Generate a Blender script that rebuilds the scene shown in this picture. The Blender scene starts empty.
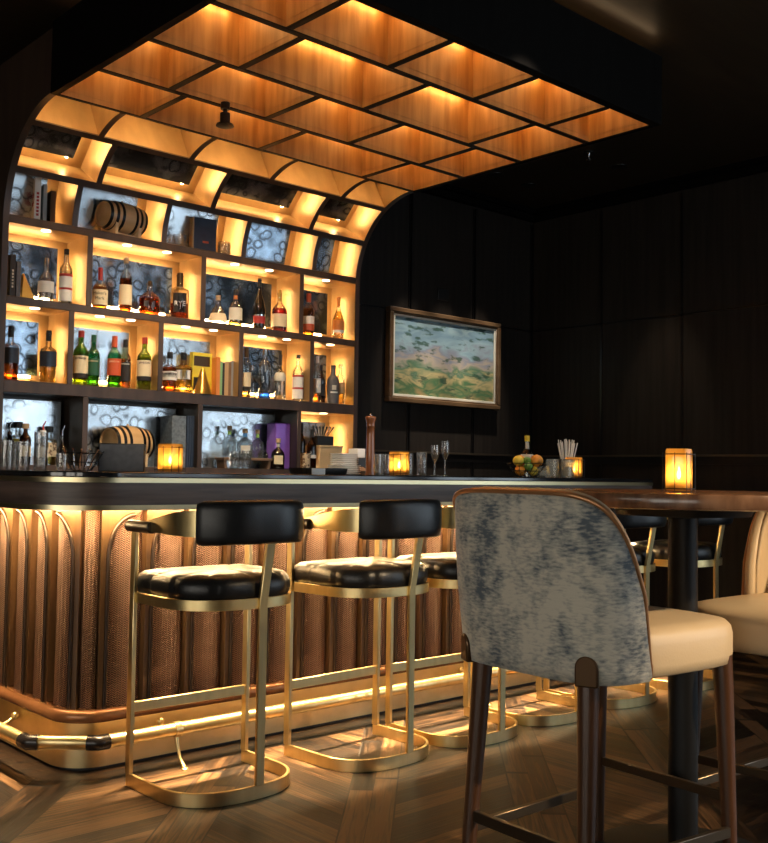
import bpy, bmesh, math, random
from mathutils import Vector, Matrix
random.seed(7)
C = bpy.context.scene.collection
SC = bpy.context.scene
PI = math.pi
rad = math.radians

# ------------------------------------------------------------------ materials
MATS = {}
def newmat(name):
    m = bpy.data.materials.new(name); m.use_nodes = True
    nt = m.node_tree; nt.nodes.clear()
    out = nt.nodes.new('ShaderNodeOutputMaterial')
    MATS[name] = m
    return m, nt, out
def nd(nt, typ, **kw):
    n = nt.nodes.new(typ)
    for k, v in kw.items():
        if k.startswith('i_'):
            n.inputs[k[2:].replace('_', ' ')].default_value = v
        else: setattr(n, k, v)
    return n
def ramp(nt, stops, interp='LINEAR'):
    r = nt.nodes.new('ShaderNodeValToRGB'); cr = r.color_ramp; cr.interpolation = interp
    while len(cr.elements) < len(stops): cr.elements.new(0.5)
    for e, (p, c) in zip(cr.elements, stops):
        e.position = p; e.color = (c[0], c[1], c[2], 1) if hasattr(c, '__len__') else (c, c, c, 1)
    return r
def coords(nt, scale=(1, 1, 1), kind='Object', rot=(0, 0, 0)):
    t = nt.nodes.new('ShaderNodeTexCoord'); mp = nt.nodes.new('ShaderNodeMapping')
    mp.inputs['Scale'].default_value = scale; mp.inputs['Rotation'].default_value = rot
    nt.links.new(t.outputs[kind], mp.inputs['Vector'])
    return mp.outputs['Vector']
def pmat(name, col, rough=0.5, metal=0.0, col2=None, nscale=8, stretch=(1, 1, 1), bump=0.0, bscale=None, coat=0.0,
         rvar=0.0, lo=0.35, hi=0.65, spec=0.5, kind='Object', sheen=0.0, detail=4.0):
    m, nt, out = newmat(name)
    b = nd(nt, 'ShaderNodeBsdfPrincipled')
    b.inputs['Roughness'].default_value = rough; b.inputs['Metallic'].default_value = metal
    b.inputs['Base Color'].default_value = (*col, 1)
    b.inputs['Specular IOR Level'].default_value = spec
    b.inputs['Coat Weight'].default_value = coat; b.inputs['Coat Roughness'].default_value = 0.12
    b.inputs['Sheen Weight'].default_value = sheen
    if col2 is not None or bump or rvar:
        v = coords(nt, stretch, kind)
        n = nd(nt, 'ShaderNodeTexNoise'); n.inputs['Scale'].default_value = nscale; n.inputs['Detail'].default_value = detail
        nt.links.new(v, n.inputs['Vector'])
        if col2 is not None:
            r = ramp(nt, [(lo, col), (hi, col2)]); nt.links.new(n.outputs['Fac'], r.inputs['Fac'])
            nt.links.new(r.outputs['Color'], b.inputs['Base Color'])
        if rvar:
            mr = nd(nt, 'ShaderNodeMapRange'); mr.inputs['To Min'].default_value = max(0.02, rough - rvar); mr.inputs['To Max'].default_value = rough + rvar
            nt.links.new(n.outputs['Fac'], mr.inputs['Value']); nt.links.new(mr.outputs['Result'], b.inputs['Roughness'])
        if bump:
            bn = n
            if bscale:
                bn = nd(nt, 'ShaderNodeTexNoise'); bn.inputs['Scale'].default_value = bscale; bn.inputs['Detail'].default_value = 3
                nt.links.new(v, bn.inputs['Vector'])
            bp = nd(nt, 'ShaderNodeBump'); bp.inputs['Strength'].default_value = bump; bp.inputs['Distance'].default_value = 0.01
            nt.links.new(bn.outputs['Fac'], bp.inputs['Height']); nt.links.new(bp.outputs['Normal'], b.inputs['Normal'])
    nt.links.new(b.outputs[0], out.inputs['Surface'])
    return m
def emat(name, col, strength):
    m, nt, out = newmat(name)
    e = nd(nt, 'ShaderNodeEmission'); e.inputs['Color'].default_value = (*col, 1); e.inputs['Strength'].default_value = strength
    nt.links.new(e.outputs[0], out.inputs['Surface']); return m
def gmat(name, tint, gloss=0.12, rough=0.03, diff=0.0, dcol=None):
    """thin clear glass or liquid: tinted see-through body under a fresnel reflection"""
    m, nt, out = newmat(name)
    t = nd(nt, 'ShaderNodeBsdfTransparent'); t.inputs['Color'].default_value = (*tint, 1)
    g = nd(nt, 'ShaderNodeBsdfGlossy'); g.inputs['Roughness'].default_value = rough
    base = t
    if diff:
        d = nd(nt, 'ShaderNodeBsdfTranslucent'); d.inputs['Color'].default_value = (*(dcol or tint), 1)
        mx = nd(nt, 'ShaderNodeMixShader'); mx.inputs[0].default_value = diff
        nt.links.new(t.outputs[0], mx.inputs[1]); nt.links.new(d.outputs[0], mx.inputs[2]); base = mx
    lw = nd(nt, 'ShaderNodeLayerWeight'); lw.inputs['Blend'].default_value = 0.35
    mr = nd(nt, 'ShaderNodeMapRange'); mr.inputs['To Min'].default_value = gloss * 0.5; mr.inputs['To Max'].default_value = min(1, gloss * 5)
    nt.links.new(lw.outputs['Fresnel'], mr.inputs['Value'])
    mx2 = nd(nt, 'ShaderNodeMixShader'); nt.links.new(mr.outputs[0], mx2.inputs[0])
    nt.links.new(base.outputs[0], mx2.inputs[1]); nt.links.new(g.outputs[0], mx2.inputs[2])
    nt.links.new(mx2.outputs[0], out.inputs['Surface']); return m

pmat('dark_board', (0.045, 0.026, 0.017), 0.42, 0, (0.075, 0.045, 0.03), 14, (1, 1, 0.15))
pmat('black_panel', (0.0032, 0.0026, 0.0022), 0.6, 0, (0.005, 0.0042, 0.0036), 20, (1, 1, 0.06), spec=0.06)
pmat('beam_dark', (0.014, 0.008, 0.005), 0.5, 0, (0.022, 0.013, 0.008), 20, (1, 1, 1), spec=0.2)
pmat('wall_panel', (0.016, 0.0125, 0.010), 0.5, 0, (0.026, 0.020, 0.016), 30, (1, 1, 0.05), spec=0.25)
pmat('wall_groove', (0.006, 0.005, 0.005), 0.3)
pmat('rail_metal', (0.14, 0.11, 0.08), 0.35, 0.8)
pmat('ceiling_paint', (0.035, 0.022, 0.012), 0.4, 0.3, (0.06, 0.04, 0.022), 20, (0.08, 1.5, 1), rvar=0.08)
pmat('room_paint', (0.03, 0.028, 0.027), 0.7)
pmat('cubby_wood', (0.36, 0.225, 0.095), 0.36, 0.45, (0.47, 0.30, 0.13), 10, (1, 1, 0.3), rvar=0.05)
pmat('coffer_wood', (0.36, 0.175, 0.05), 0.42, 0, (0.55, 0.30, 0.10), 26, (1, 1, 0.10))
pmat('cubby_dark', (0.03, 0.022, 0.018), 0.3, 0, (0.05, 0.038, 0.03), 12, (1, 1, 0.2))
pmat('apron_wood', (0.075, 0.050, 0.040), 0.40, 0, (0.16, 0.110, 0.088), 10, (0.25, 0.25, 3.0))
pmat('counter_top', (0.012, 0.012, 0.014), 0.10, 0, coat=0.5)
pmat('brass', (0.88, 0.69, 0.34), 0.34, 1.0, (0.82, 0.62, 0.29), 30, (1, 1, 0.05), rvar=0.05)
pmat('brass_pale', (0.70, 0.60, 0.36), 0.3, 1.0)
pmat('kick_brass', (0.82, 0.66, 0.36), 0.34, 1.0, (0.66, 0.51, 0.26), 6, (1, 1, 1.5), rvar=0.1)
pmat('copper_wood', (0.30, 0.12, 0.045), 0.25, 0.35, (0.38, 0.17, 0.07), 12, (1, 1, 1))
pmat('bronze_bead', (0.045, 0.026, 0.015), 0.25, 0.15)
pmat('arch_wood', (0.10, 0.05, 0.02), 0.34, 0, (0.17, 0.09, 0.036), 24, (1, 1, 0.08))
pmat('black_joint', (0.012, 0.01, 0.01), 0.25)
pmat('black_leather', (0.008, 0.008, 0.0085), 0.33, 0, (0.013, 0.013, 0.014), 30, bump=0.08, bscale=220)
pmat('brown_leather', (0.035, 0.018, 0.01), 0.35, 0, bump=0.08, bscale=200)
pmat('cream_leather', (0.62, 0.47, 0.29), 0.38, 0, (0.68, 0.53, 0.34), 4, bump=0.05, bscale=150)
pmat('copper_piping', (0.50, 0.25, 0.11), 0.3, 0.6)
pmat('walnut_leg', (0.055, 0.024, 0.011), 0.28, 0, (0.095, 0.042, 0.02), 14, (1, 1, 0.12), coat=0.3)
pmat('bronze_cap', (0.10, 0.055, 0.025), 0.3, 0.7)
pmat('stretcher_metal', (0.16, 0.12, 0.08), 0.3, 0.9)
pmat('table_wood', (0.13, 0.062, 0.034), 0.25, 0, (0.30, 0.16, 0.09), 7, (0.35, 4.0, 1.0), coat=0.4)
pmat('black_metal', (0.006, 0.006, 0.0065), 0.5, 0.1, spec=0.3)
pmat('oak', (0.60, 0.37, 0.16), 0.5, 0, (0.72, 0.48, 0.24), 16, (0.12, 1, 1))
pmat('oak_dark', (0.22, 0.12, 0.06), 0.5, 0, (0.32, 0.19, 0.10), 10)
pmat('hoop', (0.012, 0.012, 0.014), 0.28, 0.6)
pmat('frame_wood', (0.10, 0.055, 0.028), 0.35, 0.1, (0.17, 0.10, 0.05), 14, (0.3, 1, 1))
pmat('frame_liner', (0.70, 0.66, 0.56), 0.5)
pmat('paper', (0.82, 0.78, 0.70), 0.6)
pmat('white', (0.88, 0.87, 0.84), 0.5)
pmat('cream', (0.78, 0.66, 0.44), 0.55)
pmat('ink', (0.02, 0.018, 0.018), 0.5)
pmat('ink_red', (0.35, 0.03, 0.02), 0.5)
pmat('navy', (0.018, 0.032, 0.06), 0.4, 0, (0.028, 0.045, 0.08), 30)
pmat('tan', (0.55, 0.36, 0.18), 0.5)
pmat('red', (0.42, 0.03, 0.025), 0.4)
pmat('orange_red', (0.62, 0.10, 0.03), 0.4)
pmat('orange', (0.75, 0.25, 0.05), 0.45)
pmat('green_dark', (0.02, 0.10, 0.05), 0.4)
pmat('green_book', (0.25, 0.48, 0.22), 0.5)
pmat('yellow', (0.85, 0.66, 0.05), 0.45)
pmat('yellow_pale', (0.80, 0.75, 0.35), 0.5)
pmat('black', (0.012, 0.012, 0.012), 0.4)
pmat('grey_dark', (0.09, 0.09, 0.10), 0.45, 0, (0.12, 0.12, 0.13), 40)
pmat('grey_box', (0.12, 0.15, 0.18), 0.5, 0, (0.2, 0.24, 0.28), 60)
pmat('grey_book', (0.30, 0.32, 0.33), 0.5)
pmat('purple', (0.26, 0.10, 0.55), 0.18, 0.2, (0.36, 0.17, 0.70), 5)
pmat('gold', (0.80, 0.45, 0.10), 0.28, 0.9)
pmat('cork', (0.50, 0.33, 0.18), 0.7, 0, (0.6, 0.42, 0.25), 40)
pmat('blue_ribbon', (0.08, 0.28, 0.62), 0.4)
pmat('lime_green', (0.30, 0.55, 0.10), 0.5)
pmat('silver', (0.72, 0.72, 0.74), 0.2, 1.0)
pmat('orange_peel', (0.85, 0.30, 0.03), 0.4, 0, (0.92, 0.40, 0.05), 20, bump=0.2, bscale=200)
pmat('lemon_peel', (0.88, 0.62, 0.05), 0.4, 0, (0.92, 0.7, 0.10), 20, bump=0.2, bscale=200)
pmat('lime_peel', (0.10, 0.22, 0.03), 0.4, 0, (0.16, 0.32, 0.05), 20, bump=0.2, bscale=200)
pmat('mill_wood', (0.16, 0.05, 0.018), 0.2, 0, (0.26, 0.09, 0.03), 20, (1, 1, 0.1), coat=0.6)
pmat('pale_wood', (0.72, 0.52, 0.28), 0.5, 0, (0.80, 0.60, 0.36), 14, (0.2, 1, 1))
pmat('patterned', (0.75, 0.62, 0.42), 0.5, 0, (0.20, 0.13, 0.08), 60, lo=0.50, hi=0.56)
pmat('wax', (0.85, 0.72, 0.5), 0.5)
pmat('riser_wood', (0.16, 0.09, 0.05), 0.45, 0, (0.22, 0.13, 0.08), 12, (0.2, 1, 1))
pmat('rubber', (0.012, 0.012, 0.012), 0.6)
pmat('fixture', (0.01, 0.01, 0.01), 0.35, 0.3)
pmat('pendant_white', (0.5, 0.5, 0.5), 0.4, 0.2)
pmat('black_bottle', (0.010, 0.009, 0.007), 0.10, 0, coat=0.5)
pmat('smoke_box', (0.02, 0.02, 0.022), 0.4)

WARM = (1.0, 0.56, 0.20)
emat('led_shelf', (1.0, 0.66, 0.32), 72)
emat('led_cove', (1.0, 0.64, 0.28), 140)
emat('glow_disc', (1.0, 0.74, 0.44), 9)
emat('ceiling_glow', (1.0, 0.68, 0.38), 6)
emat('led_coffer', (1.0, 0.58, 0.20), 29)
emat('led_bar', (1.0, 0.68, 0.34), 230)
emat('flame', (1.0, 0.68, 0.32), 150)
emat('sky_pane', (0.76, 0.89, 1.0), 3.0)
emat('fill_pane_soft', (1.0, 0.93, 0.81), 4.2)  # warm glow of the windows added on the left wall
emat('bulb', (1.0, 0.75, 0.45), 8)

gmat('clear_glass', (0.93, 0.95, 0.94), 0.16)
gmat('crystal', (0.96, 0.97, 0.97), 0.11, 0.10, 0.16, (0.95, 0.95, 0.95))
gmat('frost_glass', (0.90, 0.94, 0.96), 0.04, 0.12, 0.22, (0.85, 0.92, 0.95))
gmat('bright_glass', (0.94, 0.97, 0.97), 0.08, 0.10, 0.25, (0.9, 0.95, 0.95))
gmat('green_glass', (0.36, 0.58, 0.16), 0.14, diff=0.15, dcol=(0.2, 0.5, 0.15))
gmat('emerald_glass', (0.16, 0.55, 0.30), 0.14, diff=0.15, dcol=(0.05, 0.4, 0.2))
gmat('dark_glass', (0.22, 0.11, 0.05), 0.14)
gmat('amber_liquid', (0.88, 0.45, 0.10), 0.06, diff=0.25, dcol=(0.85, 0.35, 0.06))
gmat('deep_amber', (0.70, 0.26, 0.05), 0.06, diff=0.2, dcol=(0.6, 0.18, 0.03))
gmat('pale_liquid', (0.96, 0.78, 0.34), 0.06, diff=0.25, dcol=(0.95, 0.68, 0.2))
gmat('olive_liquid', (0.85, 0.74, 0.14), 0.06, diff=0.3, dcol=(0.75, 0.62, 0.08))
gmat('red_liquid', (0.72, 0.06, 0.04), 0.06, diff=0.2, dcol=(0.55, 0.04, 0.03))
gmat('water_liquid', (0.93, 0.95, 0.96), 0.08)
gmat('blue_liquid', (0.10, 0.30, 0.90), 0.08, diff=0.4, dcol=(0.1, 0.3, 0.95))
gmat('candle_glass', (1.0, 0.78, 0.36), 0.08, 0.08, 0.5, (1.0, 0.68, 0.27))

# mirror with antique blotches
def mirror_mat(name, tint, dark, lo, hi):
    m, nt, out = newmat(name)
    b = nd(nt, 'ShaderNodeBsdfPrincipled'); b.inputs['Metallic'].default_value = 0.9
    v = coords(nt, (1, 1, 1))
    n0 = nd(nt, 'ShaderNodeTexNoise'); n0.inputs['Scale'].default_value = 9; n0.inputs['Detail'].default_value = 4
    nt.links.new(v, n0.inputs['Vector'])
    mixv = nd(nt, 'ShaderNodeMix', data_type='VECTOR'); mixv.inputs['Factor'].default_value = 0.06
    nt.links.new(v, mixv.inputs[4]); nt.links.new(n0.outputs['Color'], mixv.inputs[5])
    vo = nd(nt, 'ShaderNodeTexVoronoi'); vo.inputs['Scale'].default_value = 15; vo.feature = 'F1'
    nt.links.new(mixv.outputs[1], vo.inputs['Vector'])
    ring = ramp(nt, [(0.0, 0.9), (0.30, 0.75), (0.42, 0.12), (0.52, 0.62), (1.0, 0.95)])
    nt.links.new(vo.outputs['Distance'], ring.inputs['Fac'])
    n1 = nd(nt, 'ShaderNodeTexNoise'); n1.inputs['Scale'].default_value = 5.5; n1.inputs['Detail'].default_value = 6
    nt.links.new(v, n1.inputs['Vector'])
    big = ramp(nt, [(lo, 0.0), (hi, 1.0)]); nt.links.new(n1.outputs['Fac'], big.inputs['Fac'])
    mx = nd(nt, 'ShaderNodeMix', data_type='RGBA'); nt.links.new(big.outputs['Color'], mx.inputs[0])
    nt.links.new(ring.outputs['Color'], mx.inputs[6]); mx.inputs[7].default_value = (dark, dark, dark, 1)
    mul = nd(nt, 'ShaderNodeMix', data_type='RGBA', blend_type='MULTIPLY'); mul.inputs[0].default_value = 1
    nt.links.new(mx.outputs[2], mul.inputs[6]); mul.inputs[7].default_value = (*tint, 1)
    nt.links.new(mul.outputs[2], b.inputs['Base Color'])
    rr = nd(nt, 'ShaderNodeMapRange'); rr.inputs['To Min'].default_value = 0.10; rr.inputs['To Max'].default_value = 0.32
    nt.links.new(n0.outputs['Fac'], rr.inputs['Value']); nt.links.new(rr.outputs[0], b.inputs['Roughness'])
    nt.links.new(b.outputs[0], out.inputs['Surface'])
mirror_mat('antique_mirror', (0.84, 0.93, 1.0), 0.9, 0.40, 0.58)
mirror_mat('dim_foxed_mirror', (0.58, 0.74, 0.92), 0.18, 0.46, 0.60)  # foxing, plus a darker blue tint painting in the dimmer reflections

def rattan_mat():
    m, nt, out = newmat('rattan')
    b = nd(nt, 'ShaderNodeBsdfPrincipled'); b.inputs['Roughness'].default_value = 0.5; b.inputs['Metallic'].default_value = 0.15
    uv = nd(nt, 'ShaderNodeUVMap'); sp = nd(nt, 'ShaderNodeSeparateXYZ'); nt.links.new(uv.outputs[0], sp.inputs[0])
    def mth(op, a, bb=None):
        n = nd(nt, 'ShaderNodeMath', operation=op)
        for i, x in enumerate((a, bb)):
            if x is None: continue
            if isinstance(x, (int, float)): n.inputs[i].default_value = x
            else: nt.links.new(x, n.inputs[i])
        return n.outputs[0]
    u = mth('PINGPONG', mth('MULTIPLY', sp.outputs[0], 1 / 0.0105), 1.0)
    w = mth('ADD', mth('MULTIPLY', sp.outputs[1], 1 / 0.0085), mth('MULTIPLY', u, 1.0))
    f = mth('FRACT', w)
    tri = mth('PINGPONG', mth('MULTIPLY', f, 2.0), 1.0)
    edge = mth('ABSOLUTE', mth('SUBTRACT', u, 0.5))
    h = mth('SUBTRACT', tri, mth('MULTIPLY', edge, 0.35))
    r = ramp(nt, [(0.10, (0.045, 0.016, 0.008)), (0.5, (0.24, 0.11, 0.06)), (0.9, (0.42, 0.22, 0.13))])
    nt.links.new(h, r.inputs['Fac'])
    bp = nd(nt, 'ShaderNodeBump'); bp.inputs['Strength'].default_value = 1.0; bp.inputs['Distance'].default_value = 0.005
    nt.links.new(h, bp.inputs['Height']); nt.links.new(bp.outputs[0], b.inputs['Normal'])
    nt.links.new(r.outputs[0], b.inputs['Base Color']); nt.links.new(b.outputs[0], out.inputs['Surface'])
rattan_mat()

def velvet_mat():
    m, nt, out = newmat('grey_velvet')
    b = nd(nt, 'ShaderNodeBsdfPrincipled'); b.inputs['Roughness'].default_value = 0.75
    b.inputs['Sheen Weight'].default_value = 0.5; b.inputs['Sheen Roughness'].default_value = 0.4
    v = coords(nt, (1, 1, 0.8)); v2 = coords(nt, (0.8, 0.8, 2.6))
    n1 = nd(nt, 'ShaderNodeTexNoise'); n1.inputs['Scale'].default_value = 22; n1.inputs['Detail'].default_value = 6
    n2 = nd(nt, 'ShaderNodeTexNoise'); n2.inputs['Scale'].default_value = 60; n2.inputs['Detail'].default_value = 5
    n3 = nd(nt, 'ShaderNodeTexNoise'); n3.inputs['Scale'].default_value = 6; n3.inputs['Detail'].default_value = 3
    nt.links.new(v, n1.inputs['Vector']); nt.links.new(v2, n2.inputs['Vector']); nt.links.new(v, n3.inputs['Vector'])
    a = nd(nt, 'ShaderNodeMath', operation='ADD'); nt.links.new(n1.outputs['Fac'], a.inputs[0]); nt.links.new(n2.outputs['Fac'], a.inputs[1])
    a2 = nd(nt, 'ShaderNodeMath', operation='ADD'); nt.links.new(a.outputs[0], a2.inputs[0]); nt.links.new(n3.outputs['Fac'], a2.inputs[1])
    dv = nd(nt, 'ShaderNodeMath', operation='DIVIDE'); nt.links.new(a2.outputs[0], dv.inputs[0]); dv.inputs[1].default_value = 3
    r = ramp(nt, [(0.39, (0.09, 0.115, 0.14)), (0.46, (0.33, 0.33, 0.30)), (0.55, (0.60, 0.56, 0.46))])
    nt.links.new(dv.outputs[0], r.inputs['Fac']); nt.links.new(r.outputs[0], b.inputs['Base Color'])
    bp = nd(nt, 'ShaderNodeBump'); bp.inputs['Strength'].default_value = 0.3; bp.inputs['Distance'].default_value = 0.006
    nt.links.new(n2.outputs['Fac'], bp.inputs['Height']); nt.links.new(bp.outputs[0], b.inputs['Normal'])
    nt.links.new(b.outputs[0], out.inputs['Surface'])
velvet_mat()

def floor_mat():
    m, nt, out = newmat('parquet')
    b = nd(nt, 'ShaderNodeBsdfPrincipled'); b.inputs['Specular IOR Level'].default_value = 0.35
    uv = nd(nt, 'ShaderNodeUVMap'); mp = nd(nt, 'ShaderNodeMapping'); mp.inputs['Scale'].default_value = (1.6, 26, 1)
    nt.links.new(uv.outputs[0], mp.inputs['Vector'])
    n = nd(nt, 'ShaderNodeTexNoise'); n.inputs['Scale'].default_value = 2.2; n.inputs['Detail'].default_value = 7; n.inputs['Distortion'].default_value = 1.2
    nt.links.new(mp.outputs[0], n.inputs['Vector'])
    at = nd(nt, 'ShaderNodeAttribute', attribute_name='tone')
    r = ramp(nt, [(0.34, (0.005, 0.003, 0.002)), (0.5, (0.032, 0.0165, 0.0078)), (0.72, (0.145, 0.080, 0.037))])
    ad = nd(nt, 'ShaderNodeMath', operation='MULTIPLY_ADD'); nt.links.new(at.outputs['Fac'], ad.inputs[0]); ad.inputs[1].default_value = 0.46; ad.inputs[2].default_value = -0.22
    a2 = nd(nt, 'ShaderNodeMath', operation='ADD'); nt.links.new(ad.outputs[0], a2.inputs[0]); nt.links.new(n.outputs['Fac'], a2.inputs[1])
    nt.links.new(a2.outputs[0], r.inputs['Fac']); nt.links.new(r.outputs[0], b.inputs['Base Color'])
    mr = nd(nt, 'ShaderNodeMapRange'); mr.inputs['To Min'].default_value = 0.28; mr.inputs['To Max'].default_value = 0.5
    nt.links.new(n.outputs['Fac'], mr.inputs['Value']); nt.links.new(mr.outputs[0], b.inputs['Roughness'])
    bp = nd(nt, 'ShaderNodeBump'); bp.inputs['Strength'].default_value = 0.25; bp.inputs['Distance'].default_value = 0.004
    nt.links.new(n.outputs['Fac'], bp.inputs['Height']); nt.links.new(bp.outputs[0], b.inputs['Normal'])
    nt.links.new(b.outputs[0], out.inputs['Surface'])
floor_mat()

def painting_mat():
    """loose abstract landscape: blue-green top, mauve middle, ochre and green below"""
    m, nt, out = newmat('canvas_paint')
    b = nd(nt, 'ShaderNodeBsdfPrincipled'); b.inputs['Roughness'].default_value = 0.45
    t = nd(nt, 'ShaderNodeTexCoord'); sp = nd(nt, 'ShaderNodeSeparateXYZ'); nt.links.new(t.outputs['Object'], sp.inputs[0])
    mp = nd(nt, 'ShaderNodeMapping'); mp.inputs['Scale'].default_value = (0.7, 1, 2.0); mp.inputs['Rotation'].default_value = (0, rad(18), 0)
    nt.links.new(t.outputs['Object'], mp.inputs['Vector'])
    n = nd(nt, 'ShaderNodeTexNoise'); n.inputs['Scale'].default_value = 7; n.inputs['Detail'].default_value = 3; n.inputs['Distortion'].default_value = 0.8
    nt.links.new(mp.outputs[0], n.inputs['Vector'])
    ma = nd(nt, 'ShaderNodeMath', operation='MULTIPLY_ADD'); nt.links.new(n.outputs['Fac'], ma.inputs[0]); ma.inputs[1].default_value = 0.55
    z = nd(nt, 'ShaderNodeMath', operation='MULTIPLY_ADD'); nt.links.new(sp.outputs[2], z.inputs[0]); z.inputs[1].default_value = 1.55; z.inputs[2].default_value = 0.20
    nt.links.new(z.outputs[0], ma.inputs[2])
    r = ramp(nt, [(0.0, (0.36, 0.26, 0.12)), (0.14, (0.07, 0.17, 0.08)), (0.24, (0.50, 0.40, 0.20)), (0.34, (0.10, 0.20, 0.12)), (0.44, (0.40, 0.34, 0.28)),
                  (0.54, (0.22, 0.24, 0.30)), (0.64, (0.26, 0.38, 0.44)), (0.78, (0.16, 0.26, 0.34)), (0.90, (0.30, 0.42, 0.46)), (1.0, (0.12, 0.22, 0.28))])
    nt.links.new(ma.outputs[0], r.inputs['Fac'])
    n2 = nd(nt, 'ShaderNodeTexNoise'); n2.inputs['Scale'].default_value = 13; n2.inputs['Detail'].default_value = 4
    nt.links.new(mp.outputs[0], n2.inputs['Vector'])
    r2 = ramp(nt, [(0.56, 0.0), (0.64, 0.85)]); nt.links.new(n2.outputs['Fac'], r2.inputs['Fac'])
    mx = nd(nt, 'ShaderNodeMix', data_type='RGBA'); nt.links.new(r2.outputs['Color'], mx.inputs[0])
    nt.links.new(r.outputs[0], mx.inputs[6]); mx.inputs[7].default_value = (0.03, 0.075, 0.05, 1)
    nt.links.new(mx.outputs[2], b.inputs['Base Color'])
    bp = nd(nt, 'ShaderNodeBump'); bp.inputs['Strength'].default_value = 0.2
    nt.links.new(n2.outputs['Fac'], bp.inputs['Height']); nt.links.new(bp.outputs[0], b.inputs['Normal'])
    nt.links.new(b.outputs[0], out.inputs['Surface'])
painting_mat()

# ------------------------------------------------------------------ mesh builder
class M:
    def __init__(s): s.v = []; s.f = []; s.uv = None; s.tone = []
    def add(s, vs, fs):
        o = len(s.v); s.v += [tuple(p) for p in vs]; s.f += [tuple(i + o for i in f) for f in fs]; return s
    def box(s, x0, x1, y0, y1, z0, z1):
        return s.add([(x0, y0, z0), (x1, y0, z0), (x1, y1, z0), (x0, y1, z0), (x0, y0, z1), (x1, y0, z1), (x1, y1, z1), (x0, y1, z1)],
                     [(0, 3, 2, 1), (4, 5, 6, 7), (0, 1, 5, 4), (1, 2, 6, 5), (2, 3, 7, 6), (3, 0, 4, 7)])
    def obox(s, c, size, rz=0, rx=0, ry=0):
        R = Matrix.Rotation(rz, 3, 'Z') @ Matrix.Rotation(ry, 3, 'Y') @ Matrix.Rotation(rx, 3, 'X')
        b = M().box(-size[0] / 2, size[0] / 2, -size[1] / 2, size[1] / 2, -size[2] / 2, size[2] / 2)
        return s.add([tuple(R @ Vector(p) + Vector(c)) for p in b.v], b.f)
    def prism(s, poly, c0, c1, axis=2):
        n = len(poly)
        def P(p, c):
            return (p[0], p[1], c) if axis == 2 else ((c, p[0], p[1]) if axis == 0 else (p[0], c, p[1]))
        vs = [P(p, c0) for p in poly] + [P(p, c1) for p in poly]
        fs = [tuple(range(n))[::-1], tuple(range(n, 2 * n))] + [(i, (i + 1) % n, n + (i + 1) % n, n + i) for i in range(n)]
        return s.add(vs, fs)
    def lathe(s, prof, n=28, sq=2.0, c=(0, 0, 0), axis=2, ky=1.0, rot=0.0):
        vs = []; fs = []
        for r, z in prof:
            for i in range(n):
                t = 2 * PI * i / n
                ct, st = math.cos(t), math.sin(t)
                x = math.copysign(abs(ct) ** (2 / sq), ct) * r; y = math.copysign(abs(st) ** (2 / sq), st) * r * ky
                if rot: x, y = x * math.cos(rot) - y * math.sin(rot), x * math.sin(rot) + y * math.cos(rot)
                p = (x, y, z) if axis == 2 else ((z, x, y) if axis == 0 else (y, z, x))
                vs.append((p[0] + c[0], p[1] + c[1], p[2] + c[2]))
        for k in range(len(prof) - 1):
            for i in range(n):
                j = (i + 1) % n
                fs.append((k * n + i, k * n + j, (k + 1) * n + j, (k + 1) * n + i))
        if prof[0][0] > 1e-5: fs.append(tuple(range(n))[::-1])
        if prof[-1][0] > 1e-5: fs.append(tuple(range((len(prof) - 1) * n, len(prof) * n)))
        return s.add(vs, fs)
    def ball(s, c, r, n=20, k=10, sz=1.0):
        return s.lathe([(r * math.sin(PI * i / k) + 1e-6, -r * sz * math.cos(PI * i / k)) for i in range(k + 1)], n, 2.0, c)
    def tube(s, pts, r, n=10, closed=False):
        pts = [Vector(p) for p in pts]; N = len(pts); rs = r if hasattr(r, '__len__') else [r] * N
        tang = []
        for i in range(N):
            a = pts[i - 1] if (i > 0 or closed) else pts[i]; b = pts[(i + 1) % N] if (i < N - 1 or closed) else pts[i]
            tang.append((b - a).normalized())
        up = Vector((0, 0, 1)) if abs(tang[0].z) < 0.9 else Vector((1, 0, 0))
        nrm = (up - tang[0] * up.dot(tang[0])).normalized(); vs = []
        for i in range(N):
            nrm = (nrm - tang[i] * nrm.dot(tang[i])).normalized(); bn = tang[i].cross(nrm)
            for k in range(n):
                t = 2 * PI * k / n; vs.append(tuple(pts[i] + (nrm * math.cos(t) + bn * math.sin(t)) * rs[i]))
        fs = []
        for i in range(N - 1 if not closed else N):
            for k in range(n):
                a = i * n + k; b = i * n + (k + 1) % n; c2 = ((i + 1) % N) * n + (k + 1) % n; d = ((i + 1) % N) * n + k
                fs.append((a, b, c2, d))
        if not closed: fs += [tuple(range(n))[::-1], tuple(range((N - 1) * n, N * n))]
        return s.add(vs, fs)
    def band(s, path, th, z0, z1):
        """upright strip along a plan path; thickness th centred on it; z0/z1 numbers or lists"""
        N = len(path); Z0 = z0 if hasattr(z0, '__len__') else [z0] * N; Z1 = z1 if hasattr(z1, '__len__') else [z1] * N
        nm = []
        for i in range(N):
            a = path[max(0, i - 1)]; b = path[min(N - 1, i + 1)]
            d = Vector((b[0] - a[0], b[1] - a[1])).normalized(); nm.append((-d.y, d.x))
        vs = []
        for i in range(N):
            x, y = path[i]; nx, ny = nm[i]; h = th / 2
            vs += [(x + nx * h, y + ny * h, Z0[i]), (x + nx * h, y + ny * h, Z1[i]), (x - nx * h, y - ny * h, Z1[i]), (x - nx * h, y - ny * h, Z0[i])]
        fs = []
        for i in range(N - 1):
            for k in range(4):
                a = i * 4 + k; b = i * 4 + (k + 1) % 4; fs.append((a, b, b + 4, a + 4))
        fs += [(3, 2, 1, 0), tuple((N - 1) * 4 + k for k in range(4))]
        return s.add(vs, fs)
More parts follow.
